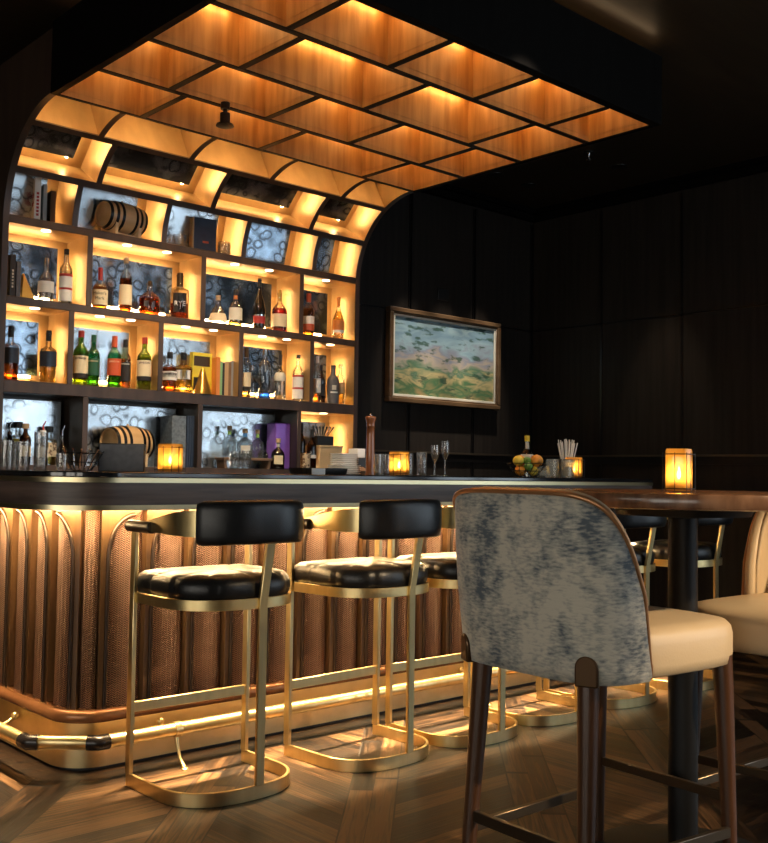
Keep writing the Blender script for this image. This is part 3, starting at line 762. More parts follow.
# light strip under the counter
lp = [onpath(s, 0.055) for s in [-0.9 + 0.05 * i for i in range(int((0.9 + 3.2) / 0.05))]]
kpart(M().band(lp, 0.012, 0.950, 0.9565), 'led_strip', 'led_bar', smooth=0)

# foot rail
RZ, RRD = 0.135, 0.0245
fr_ = thing('foot_rail', 'brass foot rail with black elbows along the base of the bar', 'foot rail', (3.2, 3.38, 0))
pts = [(5.05, 3.382), (1.735, 3.382), (1.548, 3.545), (1.540, 4.40)]
def seg3(p, q, d):
    v = Vector((q[0] - p[0], q[1] - p[1])).normalized(); return (p[0] + v.x * d, p[1] + v.y * d)
M().tube([(*p, RZ) for p in pts], RRD, 16).build('rail', 'brass', fr_, world=True, smooth=60)
for i in (1, 2):
    e = [seg3(pts[i], pts[i - 1], 0.038), seg3(pts[i], pts[i - 1], 0.012), pts[i], seg3(pts[i], pts[i + 1], 0.012), seg3(pts[i], pts[i + 1], 0.038)]
    M().tube([(*p, RZ) for p in e], RRD + 0.0025, 16).build('elbow', 'black_joint', fr_, world=True, smooth=60)
def bracket(x, y, nx, ny):
    """nx,ny = from rail towards the bar"""
    m = M(); tx, ty = -ny, nx
    m.tube([(x - tx * 0.014, y - ty * 0.014, RZ), (x + tx * 0.014, y + ty * 0.014, RZ)], RRD + 0.004, 16)
    m.tube([(x + nx * 0.0, y + ny * 0.0, RZ - 0.02), (x - nx * 0.012, y - ny * 0.012, RZ - 0.06), (x - nx * 0.030, y - ny * 0.030, 0.035), (x - nx * 0.062, y - ny * 0.062, 0.006)], [0.008, 0.0065, 0.006, 0.009], 10)
    m.tube([(x, y, RZ - 0.015), (x + nx * 0.06, y + ny * 0.06, RZ - 0.03), (x + nx * 0.121, y + ny * 0.121, RZ + 0.004)], 0.0055, 10)
    m.lathe([(0.016, 0.0), (0.013, 0.005), (0.004, 0.008)], 14, c=(x - nx * 0.066, y - ny * 0.066, 0.0018))
    m.ball((x + nx * 0.118, y + ny * 0.118, RZ + 0.006), 0.015, 14, 8)
    m.build('bracket', 'brass', fr_, world=True, smooth=60)
for x in (2.05, 3.72): bracket(x, 3.382, 0, 1)
bracket(1.543, 3.93, 1, 0)
# ================================================================== BAR STOOLS
def dpath(hw, rear, front, n=2.5, k=26, y0=0.0):
    """U shaped plan, open towards the bar (+y): down the left side, round the rear, up the right"""
    p = [(-hw, front), (-hw, (front + y0) / 2), (-hw, y0)]
    for i in range(1, k):
        t = PI * i / k
        x = -math.copysign(abs(math.cos(t)) ** (2 / n), math.cos(t)) * hw; y = y0 - (rear + y0) * abs(math.sin(t)) ** (2 / n)
        p.append((x, y))
    return p + [(hw, y0), (hw, (front + y0) / 2), (hw, front)]
def resample(p, step):
    out = [p[0]]; acc = 0
    for a, b in zip(p, p[1:]):
        L = math.hypot(b[0] - a[0], b[1] - a[1]); t = step - acc
        while t <= L: out.append((a[0] + (b[0] - a[0]) * t / L, a[1] + (b[1] - a[1]) * t / L)); t += step
        acc = L - (t - step)
    if math.hypot(out[-1][0] - p[-1][0], out[-1][1] - p[-1][1]) > step * 0.3: out.append(p[-1])
    return out
def make_stool(label):
    t = thing('bar_stool', label, 'bar stool', (0, 0, 0), 0, 'brass bar stools along the bar')
    HW = 0.242
    base = dpath(HW, 0.205, 0.205, 2.5, 30, 0.0)
    M().band(base, 0.012, 0.0, 0.046).build('base_band', 'brass', t, bevel=0.0015, seg=1, smooth=40)
    for sx in (-1, 1):
        M().box(sx * 0.242 - 0.008, sx * 0.242 + 0.008, 0.177, 0.207, 0.044, 0.893).build('leg', 'brass', t, bevel=0.0015, seg=1)
    # rear leg: upright, then leaning back above the seat frame
    m = M(); hx, hy = 0.0165, 0.007; xc = 0.028
    ys = [(-0.2055, 0.044), (-0.2055, 0.655), (-0.247, 0.875)]
    for y, z in ys: m.v += [(xc - hx, y - hy, z), (xc + hx, y - hy, z), (xc + hx, y + hy, z), (xc - hx, y + hy, z)]
    for k in range(2):
        for i in range(4): m.f.append((k * 4 + i, k * 4 + (i + 1) % 4, k * 4 + 4 + (i + 1) % 4, k * 4 + 4 + i))
    m.f += [(3, 2, 1, 0), (8, 9, 10, 11)]
    m.build('leg', 'brass', t, bevel=0.0015, seg=1, smooth=30)
    M().box(-0.236, 0.236, 0.184, 0.198, 0.254, 0.290).build('footrest', 'brass', t, bevel=0.0015, seg=1)
    sp = dpath(0.236, 0.199, 0.19, 2.5, 30, 0.0)
    M().band(sp + [(0.236, 0.19)], 0.010, 0.636, 0.672).build('seat_frame', 'brass', t, bevel=0.001, seg=1, smooth=40)
    M().prism(sp, 0.650, 0.662).build('seat_board', 'black', t, smooth=30)
    # padded seat with stitched channels
    ring = resample(sp + [(0.1, 0.196), (-0.1, 0.196)], 0.0125); N = len(ring); m = M()
    lv = [(0.93, 0.664), (0.985, 0.676), (1.005, 0.695), (1.0, 0.718), (0.965, 0.736), (0.90, 0.748), (0.74, 0.755), (0.5, 0.758), (0.25, 0.759)]
    seams = [0.06, 0.17, 0.28, 0.39, 0.50, 0.61, 0.72, 0.83, 0.94]
    for sc, z in lv:
        for i, (x, y) in enumerate(ring):
            u = i / N; g_ = max([math.exp(-((u - s) / 0.008) ** 2) for s in seams])
            X, Y = x * sc, (y + 0.0) * sc
            gx = max([math.exp(-((X - s) / 0.007) ** 2) for s in (-0.125, 0.0, 0.125)] + [math.exp(-((Y - s) / 0.007) ** 2) for s in (-0.07, 0.06)])
            rr = 1 - 0.025 * g_ if z < 0.745 else 1
            m.v.append((X * rr, Y * rr, z - (0.007 * gx if z > 0.74 else 0)))
    for k in range(len(lv) - 1):
        for i in range(N): m.f.append((k * N + i, k * N + (i + 1) % N, (k + 1) * N + (i + 1) % N, (k + 1) * N + i))
    m.f += [tuple(range(N))[::-1], tuple(range((len(lv) - 1) * N, len(lv) * N))]
    m.build('seat', 'black_leather', t, smooth=70)
    # arm band flaring towards the back pad
    ap = resample(dpath(0.242, 0.252, 0.235, 2.3, 40, 0.0), 0.018); n = len(ap)
    i0 = next(i for i, p in enumerate(ap) if p[1] < -0.165); i1 = n - 1 - i0
    z0, z1 = [], []
    for i in range(n):
        f = min(1, min(i, n - 1 - i) / i0); f = f * f * (3 - 2 * f)
        z0.append(0.893 - 0.013 * f); z1.append(0.912 + 0.058 * f)
    M().band(ap, 0.008, z0, z1).build('arm_band', 'brass', t, smooth=50)
    for side in (0, 1):
        seg = ap[0:10] if side == 0 else ap[-10:]
        m = M().tube([(x, y, 0.902) for x, y in seg], 0.021, 14)
        m.build('arm_pad', 'brown_leather', t, bevel=0.004, smooth=50)
    # thick upholstered back pad
    pp = ap[i0 - 1:i1 + 2]; K = len(pp); m = M(); sec = []
    for q in range(20):
        a = 2 * PI * q / 20; sec.append((math.copysign(abs(math.cos(a)) ** 0.6, math.cos(a)) * 0.026, math.copysign(abs(math.sin(a)) ** 0.5, math.sin(a)) * 0.074))
    for i, (x, y) in enumerate(pp):
        a = pp[max(0, i - 1)]; b = pp[min(K - 1, i + 1)]; d = Vector((b[0] - a[0], b[1] - a[1])).normalized(); nx, ny = -d.y, d.x
        e = min(i, K - 1 - i); sc = (0.72, 0.93, 1.0)[min(e, 2)]
        for u, v in sec: m.v.append((x + nx * u * sc, y + ny * u * sc, 0.926 + v * (0.9 if e == 0 else 1) + 0.006 * math.sin(PI * i / (K - 1))))
    for i in range(K - 1):
        for q in range(20): m.f.append((i * 20 + q, i * 20 + (q + 1) % 20, (i + 1) * 20 + (q + 1) % 20, (i + 1) * 20 + q))
    m.f += [tuple(range(20))[::-1], tuple(range((K - 1) * 20, K * 20))]
    m.build('backrest', 'black_leather', t, smooth=60)
    return t
stool_spots = [(2.036, 3.074, 0, 'brass and black leather bar stool nearest the rounded bar corner, first from the left'),
               (2.702, 3.046, 3, 'second brass and black leather bar stool from the rounded bar corner'),
               (3.238, 3.045, 0, 'brass and black leather bar stool just left of the grey chair, third from the corner'),
               (3.776, 3.06, 0, 'fourth brass bar stool from the corner, mostly hidden behind the grey velvet chair'),
               (4.312, 3.055, 0, 'fifth brass bar stool, seen between the grey chair and the black table column'),
               (4.95, 3.05, 1, 'farthest brass bar stool, seen just right of the black table column')]
st = None
for x, y, r, lb in stool_spots:
    if st is None: st = make_stool(lb); st.location = (x, y, 0); st.rotation_euler = (0, 0, rad(r))
    else: dup(st, (x, y, 0), rad(r), lb)

# ================================================================== UPHOLSTERED CHAIRS
def make_chair(label):
    t = thing('dining_chair', label, 'chair', (0, 0, 0), 0, 'barrel back counter chairs at the round table')
    TM = 93.0; NS = 44
    def plan(tt, grow):
        a = rad(tt); ct, st_ = math.cos(a), math.sin(a); n = 3.5
        x = -0.128 - (0.154 + grow) * math.copysign(abs(ct) ** (2 / n), ct); y = -(0.262 + grow) * math.copysign(abs(st_) ** (2 / n), st_)
        return x, y
    def top(s): return 0.63 + 0.427 * max(0, 1 - abs(s) ** 2.8) ** (1 / 2.7)
    def bot(s): return 0.612
    nz = 12
    def shell(name, mat, g0, sign):
        m = M(); g1 = g0
        for i in range(NS + 1):
            s = -1 + 2 * i / NS; s = math.copysign(abs(s) ** 0.85, s)
            for k in range(nz + 1):
                f = k / nz; z = bot(s) + (top(s) - bot(s)) * f
                bulge = 0.030 * ((z - 0.612) / 0.43) + 0.006 * math.sin(PI * f)
                x, y = plan(s * TM, g0 + bulge - 0.004); m.v.append((x, y, z))
        for i in range(NS):
            for k in range(nz):
                a = i * (nz + 1) + k; m.f.append((a, a + 1, a + nz + 2, a + nz + 1))
        o = m.build(name, mat, t, smooth=60)
        so = o.modifiers.new('thick', 'SOLIDIFY'); so.thickness = 0.012; so.offset = 0
        return o
    shell('outer_back', 'grey_velvet', 0.0, 1); shell('inner_back', 'cream_leather', -0.040, -1)
    # rolled rim between the two skins, then the copper piping on its outer edge
    def rim(g, dz, r, name, mat, nn=10):
        pts = []
        for i in range(NS + 1):
            s = -1 + 2 * i / NS; s = math.copysign(abs(s) ** 0.85, s); z = top(s)
            x, y = plan(s * TM, g + 0.030 * ((z - 0.612) / 0.43)); pts.append((x, y, z + dz))
        a, b = pts[0], pts[-1]
        pts = [(a[0], a[1], 0.617), (a[0], a[1], 0.65)] + pts + [(b[0], b[1], 0.65), (b[0], b[1], 0.617)]
        M().tube(pts, r, nn).build(name, mat, t, smooth=70)
    rim(-0.022, -0.004, 0.0190, 'rim', 'cream_leather', 14)
    rim(0.001, 0.004, 0.0068, 'piping', 'copper_piping', 8)
    # seat
    m = M(); N = 56; lv = [(0.90, 0.602), (0.985, 0.610), (1.0, 0.635), (1.0, 0.685), (0.985, 0.706), (0.94, 0.720), (0.80, 0.728), (0.5, 0.732), (0.2, 0.733)]
    for sc, z in lv:
        for i in range(N):
            a = 2 * PI * i / N; ct, st_ = math.cos(a), math.sin(a)
            x = math.copysign(abs(ct) ** (2 / 3.6), ct) * 0.315; y = math.copysign(abs(st_) ** (2 / 3.6), st_) * (0.245 + 0.012 * (x / 0.315))
            m.v.append((x * sc + 0.070, y * sc, z))
    for k in range(len(lv) - 1):
        for i in range(N): m.f.append((k * N + i, k * N + (i + 1) % N, (k + 1) * N + (i + 1) % N, (k + 1) * N + i))
    m.f += [tuple(range(N))[::-1], tuple(range((len(lv) - 1) * N, len(lv) * N))]
    m.build('seat', 'cream_leather', t, smooth=70)
    # legs
    for sy in (-1, 1):
        m = M().tube([(-0.225, sy * 0.178, 0.67), (-0.228, sy * 0.181, 0.60), (-0.262, sy * 0.203, 0.0)], [0.027, 0.027, 0.017], 16)
        lg = m.build('leg', 'walnut_leg', t, smooth=60)
        # rounded bronze cap lapping over the back of the shell
        c = M(); gp = [(-0.028, 0.0), (-0.028, 0.045)] + [(0.028 * math.cos(rad(180 - q)), 0.045 + 0.028 * math.sin(rad(180 - q))) for q in range(15, 180, 15)] + [(0.028, 0.045), (0.028, 0.0)]
        best = min((q for q in range(-930, 931, 5)), key=lambda q: (plan(q / 10, 0)[0] + 0.240) ** 2 + (plan(q / 10, 0)[1] - sy * 0.196) ** 2) / 10
        pa, pb = plan(best - 6, 0.02), plan(best + 6, 0.02); dd = Vector((pb[0] - pa[0], pb[1] - pa[1])).normalized()
        c0 = Vector(plan(best, 0.0)); nn = Vector((dd.y, -dd.x)); nn = nn if nn.dot(c0 - Vector((-0.1, 0))) > 0 else -nn
        n = len(gp); q0 = [c0 + dd * u - nn * 0.022 for u, v in gp]; q1 = [c0 + dd * u + nn * (0.017 - 6.0 * u * u) for u, v in gp]
        c.add([(p.x, p.y, 0.606 + g_[1]) for p, g_ in zip(q0, gp)] + [(p.x, p.y, 0.606 + g_[1]) for p, g_ in zip(q1, gp)],
              [tuple(range(n)), tuple(range(n, 2 * n))[::-1]] + [(i, (i + 1) % n, n + (i + 1) % n, n + i) for i in range(n)])
        cp = c.build('bronze_cap', 'bronze_cap', lg, bevel=0.004, smooth=50)
        m = M().tube([(0.280, sy * 0.208, 0.63), (0.283, sy * 0.212, 0.55), (0.298, sy * 0.226, 0.0)], [0.028, 0.026, 0.017], 16)
        m.build('leg', 'walnut_leg', t, smooth=60)
    def bar(p, q, z, h, nm):
        d = Vector((q[0] - p[0], q[1] - p[1])); M().obox(((p[0] + q[0]) / 2, (p[1] + q[1]) / 2, z), (d.length, 0.016, h), math.atan2(d.y, d.x)).build(nm, 'stretcher_metal', t, bevel=0.002, seg=1)
    bar((-0.252, -0.198), (-0.252, 0.198), 0.205, 0.030, 'stretcher')
    bar((0.293, -0.227), (0.293, 0.227), 0.255, 0.026, 'footrest')
    for sy in (-1, 1): bar((-0.252, sy * 0.2), (0.294, sy * 0.228), 0.17, 0.028, 'stretcher')
    return t
ch = make_chair('grey velvet barrel back chair with cream seat seen from behind in the foreground')
ch.location = (2.272, 1.660, 0); ch.rotation_euler = (0, 0, rad(-4))
dup(ch, (3.115, 1.475, 0), rad(180), 'cream leather chair across the round table at the right edge, facing the grey one')

# ================================================================== ROUND TABLE
tb = thing('round_table', 'round walnut topped table on a black column at right', 'table', (2.672, 1.632, 0))
M().lathe([(0.44, 1.019), (0.452, 1.022), (0.455, 1.029), (0.455, 1.052), (0.452, 1.059), (0.446, 1.061)], 96).build('tabletop', 'table_wood', tb, smooth=30)
M().lathe([(0.05, 0.985), (0.19, 0.992), (0.20, 1.018)], 40).build('top_plate', 'black_metal', tb, smooth=30)
M().lathe([(0.042, 0.02), (0.042, 0.99)], 36).build('column', 'black_metal', tb, smooth=30)
M().lathe([(0.27, 0.0), (0.275, 0.004), (0.275, 0.012), (0.26, 0.018), (0.06, 0.024), (0.044, 0.04)], 64).build('base', 'black_metal', tb, smooth=30)

# ================================================================== CANDLE LANTERNS
def make_candle(label, loc, rz):
    t = thing('candle_lantern', label, 'candle lantern', loc, rz, 'amber glass candle lanterns')
    h, w = 0.114, 0.040
    M().lathe([(w - 0.004, 0.004), (w, 0.008), (w, h - 0.006), (w - 0.002, h), (w - 0.005, h), (w - 0.005, 0.012), (0.0001, 0.010)], 32, 5.0).build('glass', 'candle_glass', t, smooth=50)
    m = M(); k = w + 0.003
    for z in (0.010, h - 0.014):
        m.tube([(x, y, z) for x, y in ((-k, -k), (k, -k), (k, k), (-k, k))], 0.0014, 6, True)
    for x, y in ((-k, -k), (k, -k), (k, k), (-k, k), (0, -k), (0, k), (-k, 0), (k, 0)): m.tube([(x, y, 0.0), (x, y, h - 0.010)], 0.0014, 6)
    m.build('wire_frame', 'hoop', t, smooth=60)
    M().lathe([(0.024, 0.0115), (0.024, 0.032), (0.020, 0.034), (0.0001, 0.032)], 24).build('candle', 'wax', t)
    M().lathe([(0.0005, 0.034), (0.006, 0.041), (0.0075, 0.048), (0.0045, 0.058), (0.0004, 0.070)], 14).build('flame', 'flame', t, smooth=60)
    return t
CZT = 1.092
cd = make_candle('glowing amber candle lantern on the round walnut table', (2.445, 1.505, 1.0612), rad(12))
cd.scale = (0.76, 0.76, 1.03)
cd2 = dup(cd, (2.123, 3.60, CZT), rad(20), 'glowing amber candle lantern on the bar in front of the barrel, leftmost of them')
cd2.scale = (1, 1, 1)
cd3 = dup(cd2, (3.377, 3.60, CZT), rad(8), 'glowing amber candle lantern on the bar beside the pepper mill')
dup(cd2, (4.617, 3.50, CZT), rad(15), 'glowing amber candle lantern on the bar beside the straws')

# ================================================================== BOTTLES
SHAPES = {
 'round': [(0.90, 0), (1, 0.012), (1, 0.60), (0.95, 0.65), (0.72, 0.70), (0.46, 0.745), (0.37, 0.79), (0.35, 0.93), (0.41, 0.935), (0.41, 0.96), (0.3, 0.965)],
 'tall': [(0.92, 0), (1, 0.012), (1, 0.66), (0.93, 0.70), (0.6, 0.75), (0.42, 0.78), (0.40, 0.93), (0.44, 0.935), (0.44, 0.955), (0.3, 0.96)],
 'square': [(0.93, 0), (1, 0.015), (1, 0.60), (0.94, 0.645), (0.50, 0.685), (0.36, 0.71), (0.34, 0.92), (0.4, 0.925), (0.4, 0.95), (0.3, 0.955)],
 'squat': [(0.93, 0), (1, 0.02), (1, 0.47), (0.92, 0.55), (0.6, 0.63), (0.34, 0.68), (0.26, 0.73), (0.25, 0.88), (0.3, 0.885), (0.3, 0.92), (0.2, 0.925)],
 'bell': [(0.90, 0), (1, 0.02), (1.0, 0.16), (0.93, 0.28), (0.74, 0.42), (0.50, 0.55), (0.33, 0.66), (0.26, 0.72), (0.25, 0.90), (0.30, 0.905), (0.30, 0.93), (0.2, 0.935)],
 'cognac': [(0.80, 0), (0.86, 0.02), (1.0, 0.30), (0.98, 0.42), (0.80, 0.54), (0.48, 0.66), (0.33, 0.73), (0.29, 0.80), (0.28, 0.94), (0.32, 0.945), (0.32, 0.97), (0.2, 0.972)],
 'wine': [(0.93, 0), (1, 0.01), (1, 0.58), (0.86, 0.64), (0.55, 0.70), (0.40, 0.74), (0.37, 0.94), (0.43, 0.945), (0.43, 0.97), (0.3, 0.972)],
}
def bottle(label, a, b, z, h, w, shape='round', glass='clear_glass', liquid='amber_liquid', fill=0.55, cap='black', capz=0.86, capr=0.44,
           labels=(), group=None, sq=2.0, txt=None, seal=None, rz=25, ky=1.0, ball_cap=False):
    t = thing('liquor_bottle', label, 'bottle', (a, b, z), 0, group)
    R = w / 2; pr = SHAPES[shape]; n = 24 if sq == 2 else 32
    M().lathe([(r * R, f * h) for r, f in pr], n, sq, ky=ky, rot=rad(rz)).build('glass_body', glass, t, smooth=50)
    def rad_at(f):
        for (r0, f0), (r1, f1) in zip(pr, pr[1:]):
            if f0 <= f <= f1: return r0 + (r1 - r0) * (f - f0) / max(1e-6, f1 - f0)
        return pr[-1][0]
    if liquid:
        L = [(max(0.02, r * R - 0.0035), max(0.005, f * h)) for r, f in pr if f < fill] + [(rad_at(fill) * R - 0.0035, fill * h)]
        M().lathe(L, n, sq, ky=ky, rot=rad(rz)).build('liquid', liquid, t, smooth=50)
    if cap:
        if ball_cap: m = M().ball((0, 0, h * 0.965), R * 0.5, 16, 8); m.lathe([(R * 0.4, h * 0.90), (R * 0.4, h * 0.95)], 16)
        else: m = M().lathe([(R * capr, capz * h), (R * capr, 0.995 * h), (R * capr * 0.9, h)], 20)
        m.build('cap', cap, t, smooth=40)
    if seal:
        M().lathe([(R * (rad_at(seal[0] + 0.02)) + 0.0012, seal[0] * h), (R * rad_at(seal[1]) + 0.0012, seal[1] * h)], 20).build('neck_seal', seal[2], t, smooth=40)
    for lb in labels:
        z0, z1, mt = lb[0], lb[1], lb[2]; ks = 8; P = [(R * rad_at(z0 + (z1 - z0) * q / ks) + 0.0012, (z0 + (z1 - z0) * q / ks) * h) for q in range(ks + 1)]
        m = M(); arcw = lb[3] if len(lb) > 3 else 360
        if arcw >= 360:
            for q in range(ks): pass
            full = M(); full.lathe(P, n, sq, ky=ky, rot=rad(rz)); full.f = [f for f in full.f if len(f) == 4]; full.build('label', mt, t, smooth=50)
        else:
            c = rad(-118)
            for r, zz in P:
                for i in range(13):
                    th = c + rad(arcw) * (i / 12 - 0.5); m.v.append((math.cos(th) * (r + 0.0008), math.sin(th) * (r + 0.0008) * ky, zz))
            for k in range(ks):
                for i in range(12): m.f.append((k * 13 + i, k * 13 + i + 1, k * 13 + 14 + i, k * 13 + 13 + i))
            m.build('label', mt, t, smooth=50)
    for tx in (txt or ()):
        s, f, size, mt = tx
        r = R * rad_at(f) + 0.0022; an = rad(-28)
        lettering(s, size, mt, t, (math.sin(an) * r, -math.cos(an) * r * ky, f * h), an, wrap=r if sq == 2 else r * 3)
    return t
Z2, Z3, Z4 = 1.9405, 1.5305, 1.1175
g2, g3, g4 = 'bottles on the upper lit shelf', 'bottles on the middle lit shelf', 'bottles on the back counter'
# upper shelf
bottle('clear bottle with white label and clear stopper behind the gold triangle', 2.198, 4.99, Z2, 0.230, 0.076, 'squat', 'clear_glass', 'water_liquid', 0.5, 'silver', 0.88, 0.30, [(0.22, 0.47, 'white', 200)], g2)
bottle('clear vodka bottle with white label banded in red on the upper shelf, under the books', 2.294, 4.97, Z2, 0.289, 0.064, 'round', 'clear_glass', 'water_liquid', 0.6, 'black', 0.90, 0.40, [(0.06, 0.26, 'white'), (0.26, 0.30, 'red'), (0.30, 0.50, 'white'), (0.50, 0.55, 'red')], g2, txt=[('VODKA', 0.40, 0.018, 'ink')] and [])
bottle('amber whiskey bottle with red wax top and cream label', 2.490, 4.98, Z2, 0.223, 0.079, 'squat', 'clear_glass', 'amber_liquid', 0.60, 'red', 0.70, 0.30, [(0.10, 0.46, 'cream')], g2, txt=[("Maker's", 0.37, 0.024, 'ink'), ('Mark', 0.25, 0.024, 'ink')])
bottle('tall amber bottle with round cork stopper and cream label', 2.643, 4.99, Z2, 0.302, 0.066, 'round', 'clear_glass', 'deep_amber', 0.62, 'cork', 0.9, 0.5, [(0.14, 0.50, 'cream', 150)], g2, ball_cap=True)
bottle('short square shouldered amber bottle with dark cap and no paper label', 2.782, 4.98, Z2, 0.192, 0.098, 'squat', 'clear_glass', 'deep_amber', 0.5, 'bronze_cap', 0.86, 0.24, [(0.24, 0.40, 'grey_dark', 70)], g2, sq=3.5)
bottle('square rye bottle with black label reading RYE and half full of whiskey', 2.964, 4.97, Z2, 0.262, 0.086, 'square', 'clear_glass', 'deep_amber', 0.34, 'bronze_cap', 0.70, 0.38, [(0.14, 0.55, 'ink', 110)], g2, sq=5, rz=30, txt=[('RYE', 0.32, 0.037, 'white')])
bottle('squat bell shaped clear bottle with cork and cream label', 3.230, 4.99, Z2, 0.172, 0.108, 'bell', 'clear_glass', 'water_liquid', 0.5, 'cork', 0.84, 0.26, [(0.12, 0.38, 'cream', 130)], g2, txt=[('PATRON', 0.30, 0.012, 'orange')] and [])
bottle('round shouldered clear bottle with black and orange stopper', 3.350, 4.99, Z2, 0.223, 0.082, 'squat', 'clear_glass', 'pale_liquid', 0.16, 'black', 0.88, 0.34, [(0.18, 0.50, 'frame_liner', 130)], g2, seal=(0.74, 0.84, 'orange'))
bottle('black cognac bottle with gold medallion and red band label', 3.511, 4.98, Z2, 0.308, 0.078, 'cognac', 'black_bottle', None, 0.5, 'black', 0.84, 0.30, [(0.12, 0.26, 'red', 130), (0.26, 0.29, 'silver', 130)], g2)
bottle('red cognac bottle with cream label and gold neck', 3.654, 4.97, Z2, 0.258, 0.094, 'squat', 'clear_glass', 'red_liquid', 0.56, 'gold', 0.72, 0.24, [(0.12, 0.42, 'cream')], g2)
bottle('amber scotch bottle with bright red cap and white over red label', 3.883, 4.98, Z2, 0.267, 0.072, 'round', 'clear_glass', 'amber_liquid', 0.64, 'orange_red', 0.80, 0.42, [(0.28, 0.46, 'white'), (0.12, 0.28, 'orange_red')], g2)
bottle('golden scotch bottle with orange cap and orange label', 4.116, 4.97, Z2, 0.274, 0.076, 'cognac', 'clear_glass', 'pale_liquid', 0.66, 'orange', 0.78, 0.30, [(0.22, 0.46, 'orange', 150), (0.16, 0.22, 'white', 150)], g2)
# middle shelf
for a, b, lb in ((2.022, 4.98, 'square gin bottle with slanted navy label at the left end of the middle shelf'), (2.222, 4.99, 'square gin bottle with slanted navy label against the first lit divider')):
    bottle(lb, a, b, Z3, 0.272, 0.068, 'square', 'clear_glass', 'pale_liquid' if a > 2.1 else 'deep_amber', 0.35, 'black', 0.80, 0.40, [(0.32, 0.60, 'navy')], g3, sq=4)
bottle('olive green whiskey bottle with cream label and maroon cap, leftmost of the green group', 2.393, 4.98, Z3, 0.288, 0.074, 'round', 'green_glass', 'olive_liquid', 0.60, 'ink_red', 0.88, 0.42, [(0.22, 0.54, 'cream'), (0.14, 0.22, 'ink')], g3, txt=[('JAMESON', 0.49, 0.0145, 'ink')])
bottle('emerald whiskey bottle with green label', 2.473, 5.0, Z3, 0.276, 0.066, 'round', 'emerald_glass', 'olive_liquid', 0.20, 'green_dark', 0.86, 0.42, [(0.22, 0.54, 'green_dark')], g3, txt=[('JAMESON', 0.49, 0.0130, 'cream')])
bottle('emerald whiskey bottle with orange label and orange neck foil', 2.578, 4.97, Z3, 0.278, 0.070, 'round', 'emerald_glass', 'olive_liquid', 0.22, 'orange_red', 0.78, 0.42, [(0.24, 0.56, 'orange_red')], g3, txt=[('JAMESON', 0.50, 0.0135, 'cream')])
bottle('whiskey bottle with black label just behind the orange labelled one', 2.662, 5.01, Z3, 0.272, 0.062, 'round', 'clear_glass', 'amber_liquid', 0.6, 'black', 0.84, 0.42, [(0.16, 0.54, 'ink')], g3, txt=[('JAMESON', 0.50, 0.0120, 'white')])
bottle('olive green whiskey bottle with cream label standing alone on the right of its cubby', 2.755, 4.97, Z3, 0.288, 0.076, 'round', 'green_glass', 'olive_liquid', 0.62, 'ink_red', 0.88, 0.42, [(0.26, 0.56, 'cream'), (0.18, 0.26, 'ink')], g3, txt=[('JAMESON', 0.51, 0.0145, 'ink')])
bottle('amber bourbon bottle with black cap and white and black label', 2.918, 4.98, Z3, 0.224, 0.070, 'square', 'clear_glass', 'deep_amber', 0.62, 'black', 0.84, 0.46, [(0.30, 0.52, 'white'), (0.38, 0.48, 'ink')], g3, sq=3)
bottle('pale whisky in a square bottle with white label beside the yellow book', 3.006, 4.98, Z3, 0.230, 0.082, 'square', 'clear_glass', 'pale_liquid', 0.60, 'black', 0.82, 0.40, [(0.34, 0.56, 'white', 120)], g3, sq=5, rz=20)
bottle('slim clear bottle with long cream label and dark cap', 3.421, 4.97, Z3, 0.296, 0.056, 'tall', 'clear_glass', 'pale_liquid', 0.14, 'bronze_cap', 0.80, 0.46, [(0.22, 0.50, 'cream', 140)], g3)
bottle('short clear bottle standing behind the blue based one', 3.50, 5.025, Z3, 0.200, 0.055, 'squat', 'clear_glass', 'water_liquid', 0.5, 'silver', 0.86, 0.34, [], g3)
bottle('tall clear vodka bottle with blue base', 3.554, 4.97, Z3, 0.300, 0.072, 'tall', 'clear_glass', 'blue_liquid', 0.12, 'silver', 0.88, 0.40, [], g3)
bottle('clear bottle with pale label and black cap right of the blue based one', 3.668, 4.97, Z3, 0.278, 0.070, 'squat', 'clear_glass', 'water_liquid', 0.5, 'black', 0.76, 0.34, [(0.42, 0.60, 'frame_liner')], g3)
bottle('clear vodka bottle with white label banded in red on the middle shelf', 3.804, 4.97, Z3, 0.288, 0.066, 'round', 'clear_glass', 'water_liquid', 0.6, 'black', 0.92, 0.40, [(0.06, 0.26, 'white'), (0.26, 0.30, 'red'), (0.30, 0.52, 'white'), (0.52, 0.56, 'red')], g3)
bottle('slim amber tequila bottle with white label at the far right cubby', 3.950, 4.965, Z3, 0.292, 0.046, 'tall', 'clear_glass', 'amber_liquid', 0.18, 'white', 0.86, 0.44, [(0.22, 0.52, 'white')], g3)
bottle('dark brown bottle with black label behind the black bottle', 4.010, 5.0, Z3, 0.246, 0.050, 'round', 'dark_glass', 'deep_amber', 0.6, 'black', 0.86, 0.44, [(0.20, 0.50, 'ink')], g3)
bottle('matt black bottle with white printing', 4.082, 4.97, Z3, 0.246, 0.076, 'round', 'grey_dark', None, 0.5, 'black', 0.92, 0.40, [(0.28, 0.32, 'white', 70), (0.36, 0.48, 'frame_liner', 40)], g3)
bottle('golden bottle with tan label, last on the right of the middle shelf', 4.158, 4.99, Z3, 0.262, 0.056, 'round', 'clear_glass', 'pale_liquid', 0.50, 'clear_glass', 0.90, 0.44, [(0.28, 0.54, 'tan')], g3)
